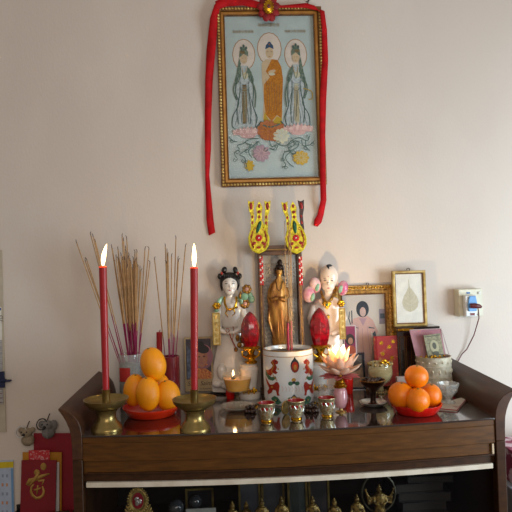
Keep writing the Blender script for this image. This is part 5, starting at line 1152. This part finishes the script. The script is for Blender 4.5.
q = sk.L(402, 376.5); sk.part('box_body', MB().box(-5, 5, -3, 3, 0, q[1]), M('pale_box', 'b9a9a4', .5), bevel=.3)

# ================================================================== INSIDE THE CABINET
SZ = Z0-.350
def inside(name, label, cat, u, Y, group=None):
    p = PW(u, 512, Y); p.z = SZ; return Thing(name, label, cat, p=p, group=group)
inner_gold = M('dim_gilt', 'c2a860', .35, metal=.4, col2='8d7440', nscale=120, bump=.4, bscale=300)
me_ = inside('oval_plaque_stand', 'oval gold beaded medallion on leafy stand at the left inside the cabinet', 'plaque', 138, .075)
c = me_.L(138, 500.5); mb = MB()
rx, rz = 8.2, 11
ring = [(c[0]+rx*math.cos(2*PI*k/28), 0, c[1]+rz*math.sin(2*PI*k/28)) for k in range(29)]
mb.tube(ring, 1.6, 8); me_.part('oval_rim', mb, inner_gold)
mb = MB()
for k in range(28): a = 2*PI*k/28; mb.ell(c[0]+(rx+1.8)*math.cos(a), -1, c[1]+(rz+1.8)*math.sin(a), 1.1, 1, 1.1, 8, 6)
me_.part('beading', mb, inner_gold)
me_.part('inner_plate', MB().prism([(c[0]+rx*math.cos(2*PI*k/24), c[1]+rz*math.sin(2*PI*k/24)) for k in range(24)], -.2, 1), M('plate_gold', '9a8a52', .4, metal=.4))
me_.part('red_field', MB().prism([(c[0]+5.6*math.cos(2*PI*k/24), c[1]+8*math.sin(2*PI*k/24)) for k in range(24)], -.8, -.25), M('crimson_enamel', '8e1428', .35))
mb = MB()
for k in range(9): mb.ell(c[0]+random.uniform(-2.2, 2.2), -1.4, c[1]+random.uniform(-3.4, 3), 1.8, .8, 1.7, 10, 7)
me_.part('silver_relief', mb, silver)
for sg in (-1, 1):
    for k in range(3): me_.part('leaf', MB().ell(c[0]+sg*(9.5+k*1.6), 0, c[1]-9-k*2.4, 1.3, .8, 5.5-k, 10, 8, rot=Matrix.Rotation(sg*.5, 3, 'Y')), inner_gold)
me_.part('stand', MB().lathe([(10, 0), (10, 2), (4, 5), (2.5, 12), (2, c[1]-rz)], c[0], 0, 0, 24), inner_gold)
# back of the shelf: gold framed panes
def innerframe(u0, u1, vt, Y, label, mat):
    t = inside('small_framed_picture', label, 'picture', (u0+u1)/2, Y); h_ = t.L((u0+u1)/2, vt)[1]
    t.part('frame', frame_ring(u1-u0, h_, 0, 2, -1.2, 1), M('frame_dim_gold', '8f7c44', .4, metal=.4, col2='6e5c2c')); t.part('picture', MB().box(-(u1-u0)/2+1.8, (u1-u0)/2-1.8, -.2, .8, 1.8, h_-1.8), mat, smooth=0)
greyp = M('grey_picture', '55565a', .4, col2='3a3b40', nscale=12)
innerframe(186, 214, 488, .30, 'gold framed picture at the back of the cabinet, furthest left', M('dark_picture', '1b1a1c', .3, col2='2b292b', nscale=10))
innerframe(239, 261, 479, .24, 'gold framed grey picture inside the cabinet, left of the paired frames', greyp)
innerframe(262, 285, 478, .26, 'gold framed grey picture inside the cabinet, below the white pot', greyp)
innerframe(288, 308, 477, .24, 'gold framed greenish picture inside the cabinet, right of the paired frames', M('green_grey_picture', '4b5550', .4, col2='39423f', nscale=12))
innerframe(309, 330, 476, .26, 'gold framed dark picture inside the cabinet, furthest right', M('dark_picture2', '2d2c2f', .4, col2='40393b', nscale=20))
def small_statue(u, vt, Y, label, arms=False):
    t = inside('small_gilt_statue', label, 'statue', u, Y, None); z = t.L(u, vt)[1]; x = t.L(u, vt)[0]
    mb = MB().lathe([(8, 3), (8.6, 6), (7.4, z*.35), (5.2, z*.6), (5.8, z*.74), (4.4, z-9), (1.9, z-8)], x, 0, 0, 24, sy=.7)
    mb.ell(x, 0, z-5.2, 2.7, 2.7, 3.2, 16, 10).ell(x, 0, z-1.6, 1.3, 1.3, 1.8, 10, 8)
    for sg in (-1, 1):
        mb.tube([(x+sg*4.6, 0, z-11), (x+sg*6.6, -2, z-17), (x+sg*2, -5, z-19)], [1.6, 1.7, 1.2], 8)
        if arms:
            for k in range(3): mb.tube([(x+sg*4, 0, z-12-k*2), (x+sg*(10+k), -1, z-13-k*3), (x+sg*(14-k), -1, z-6-k*4)], [1.5, 1.2, .8], 8); mb.ell(x+sg*(14-k), -1, z-5-k*4, 1.5, 1.2, 1.7, 8, 6)
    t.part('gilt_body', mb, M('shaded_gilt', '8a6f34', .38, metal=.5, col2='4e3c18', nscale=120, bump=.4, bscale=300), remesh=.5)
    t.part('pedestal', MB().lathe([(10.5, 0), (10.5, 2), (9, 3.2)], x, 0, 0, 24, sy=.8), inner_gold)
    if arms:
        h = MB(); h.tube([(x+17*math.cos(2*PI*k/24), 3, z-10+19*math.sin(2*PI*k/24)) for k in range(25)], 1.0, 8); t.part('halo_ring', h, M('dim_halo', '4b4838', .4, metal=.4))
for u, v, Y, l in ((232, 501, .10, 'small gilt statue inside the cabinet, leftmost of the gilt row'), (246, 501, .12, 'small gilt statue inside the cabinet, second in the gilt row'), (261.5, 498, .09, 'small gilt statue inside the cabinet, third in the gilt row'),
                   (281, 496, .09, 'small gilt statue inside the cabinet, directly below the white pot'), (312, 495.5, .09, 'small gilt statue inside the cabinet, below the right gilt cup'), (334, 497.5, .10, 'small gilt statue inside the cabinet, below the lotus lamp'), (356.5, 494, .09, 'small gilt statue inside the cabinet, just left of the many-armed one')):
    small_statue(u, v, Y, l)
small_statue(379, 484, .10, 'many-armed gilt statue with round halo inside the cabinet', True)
wc_ = inside('white_card', 'white card standing inside the cabinet beneath the right candle', 'card', 201, .06)
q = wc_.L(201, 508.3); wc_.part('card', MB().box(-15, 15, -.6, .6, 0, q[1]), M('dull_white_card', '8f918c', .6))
for u, v, R_ in ((176, 506, 8), (195, 500, 7)):
    gg = inside('glass_globe', 'dark glass globe with glint inside the cabinet '+('left of' if u < 180 else 'behind')+' the white card', 'globe', u, .12 if u < 180 else .17)
    q = gg.L(u, v); gg.part('globe', MB().ell(q[0], 0, q[1]-R_*.2, R_, R_, R_, 24, 16), M('smoky_glass', '3c4044', .05, coat=1)); gg.part('base', MB().lathe([(R_*.8, 0), (R_*.8, 3), (R_*.3, 5), (R_*.3, q[1]-R_)], q[0], 0, 0, 20), iron)
# stacked books at the right of the cabinet
bc = [M('book_dark_blue', '14171e', .5), M('book_dark_brown', '1a120e', .5), M('book_grey', '1e1e22', .5)]
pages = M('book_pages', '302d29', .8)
names = ['lowest of', 'second up in', 'third up in', 'fourth up in', 'fifth up in', 'topmost of']
bz = SZ
for k in range(6):
    x = .985-.004*k*(-1)**k; w = .15-.01*(k % 3); th = .026 if k < 5 else .018
    e = bpy.data.objects.new('book', None); C.objects.link(e); e.location = (x-w/2, .24, bz+.0002); e.rotation_euler = (0, 0, .05*(-1)**k)
    tag(e, 'dark book lying flat, '+names[k]+' the stack at the right inside the cabinet', 'book', 'books stacked inside the cabinet')
    MB().box(-w/2+.004, w/2-.002, -.088, .088, .003, th-.003).build('pages', pages, e)
    MB().box(-w/2, w/2, -.09, .09, 0, .0028).box(-w/2, w/2, -.09, .09, th-.0028, th).box(-w/2, -w/2+.0035, -.09, .09, .0028, th-.0028).build('cover', bc[k % 3], e)
    bz += th+.0004
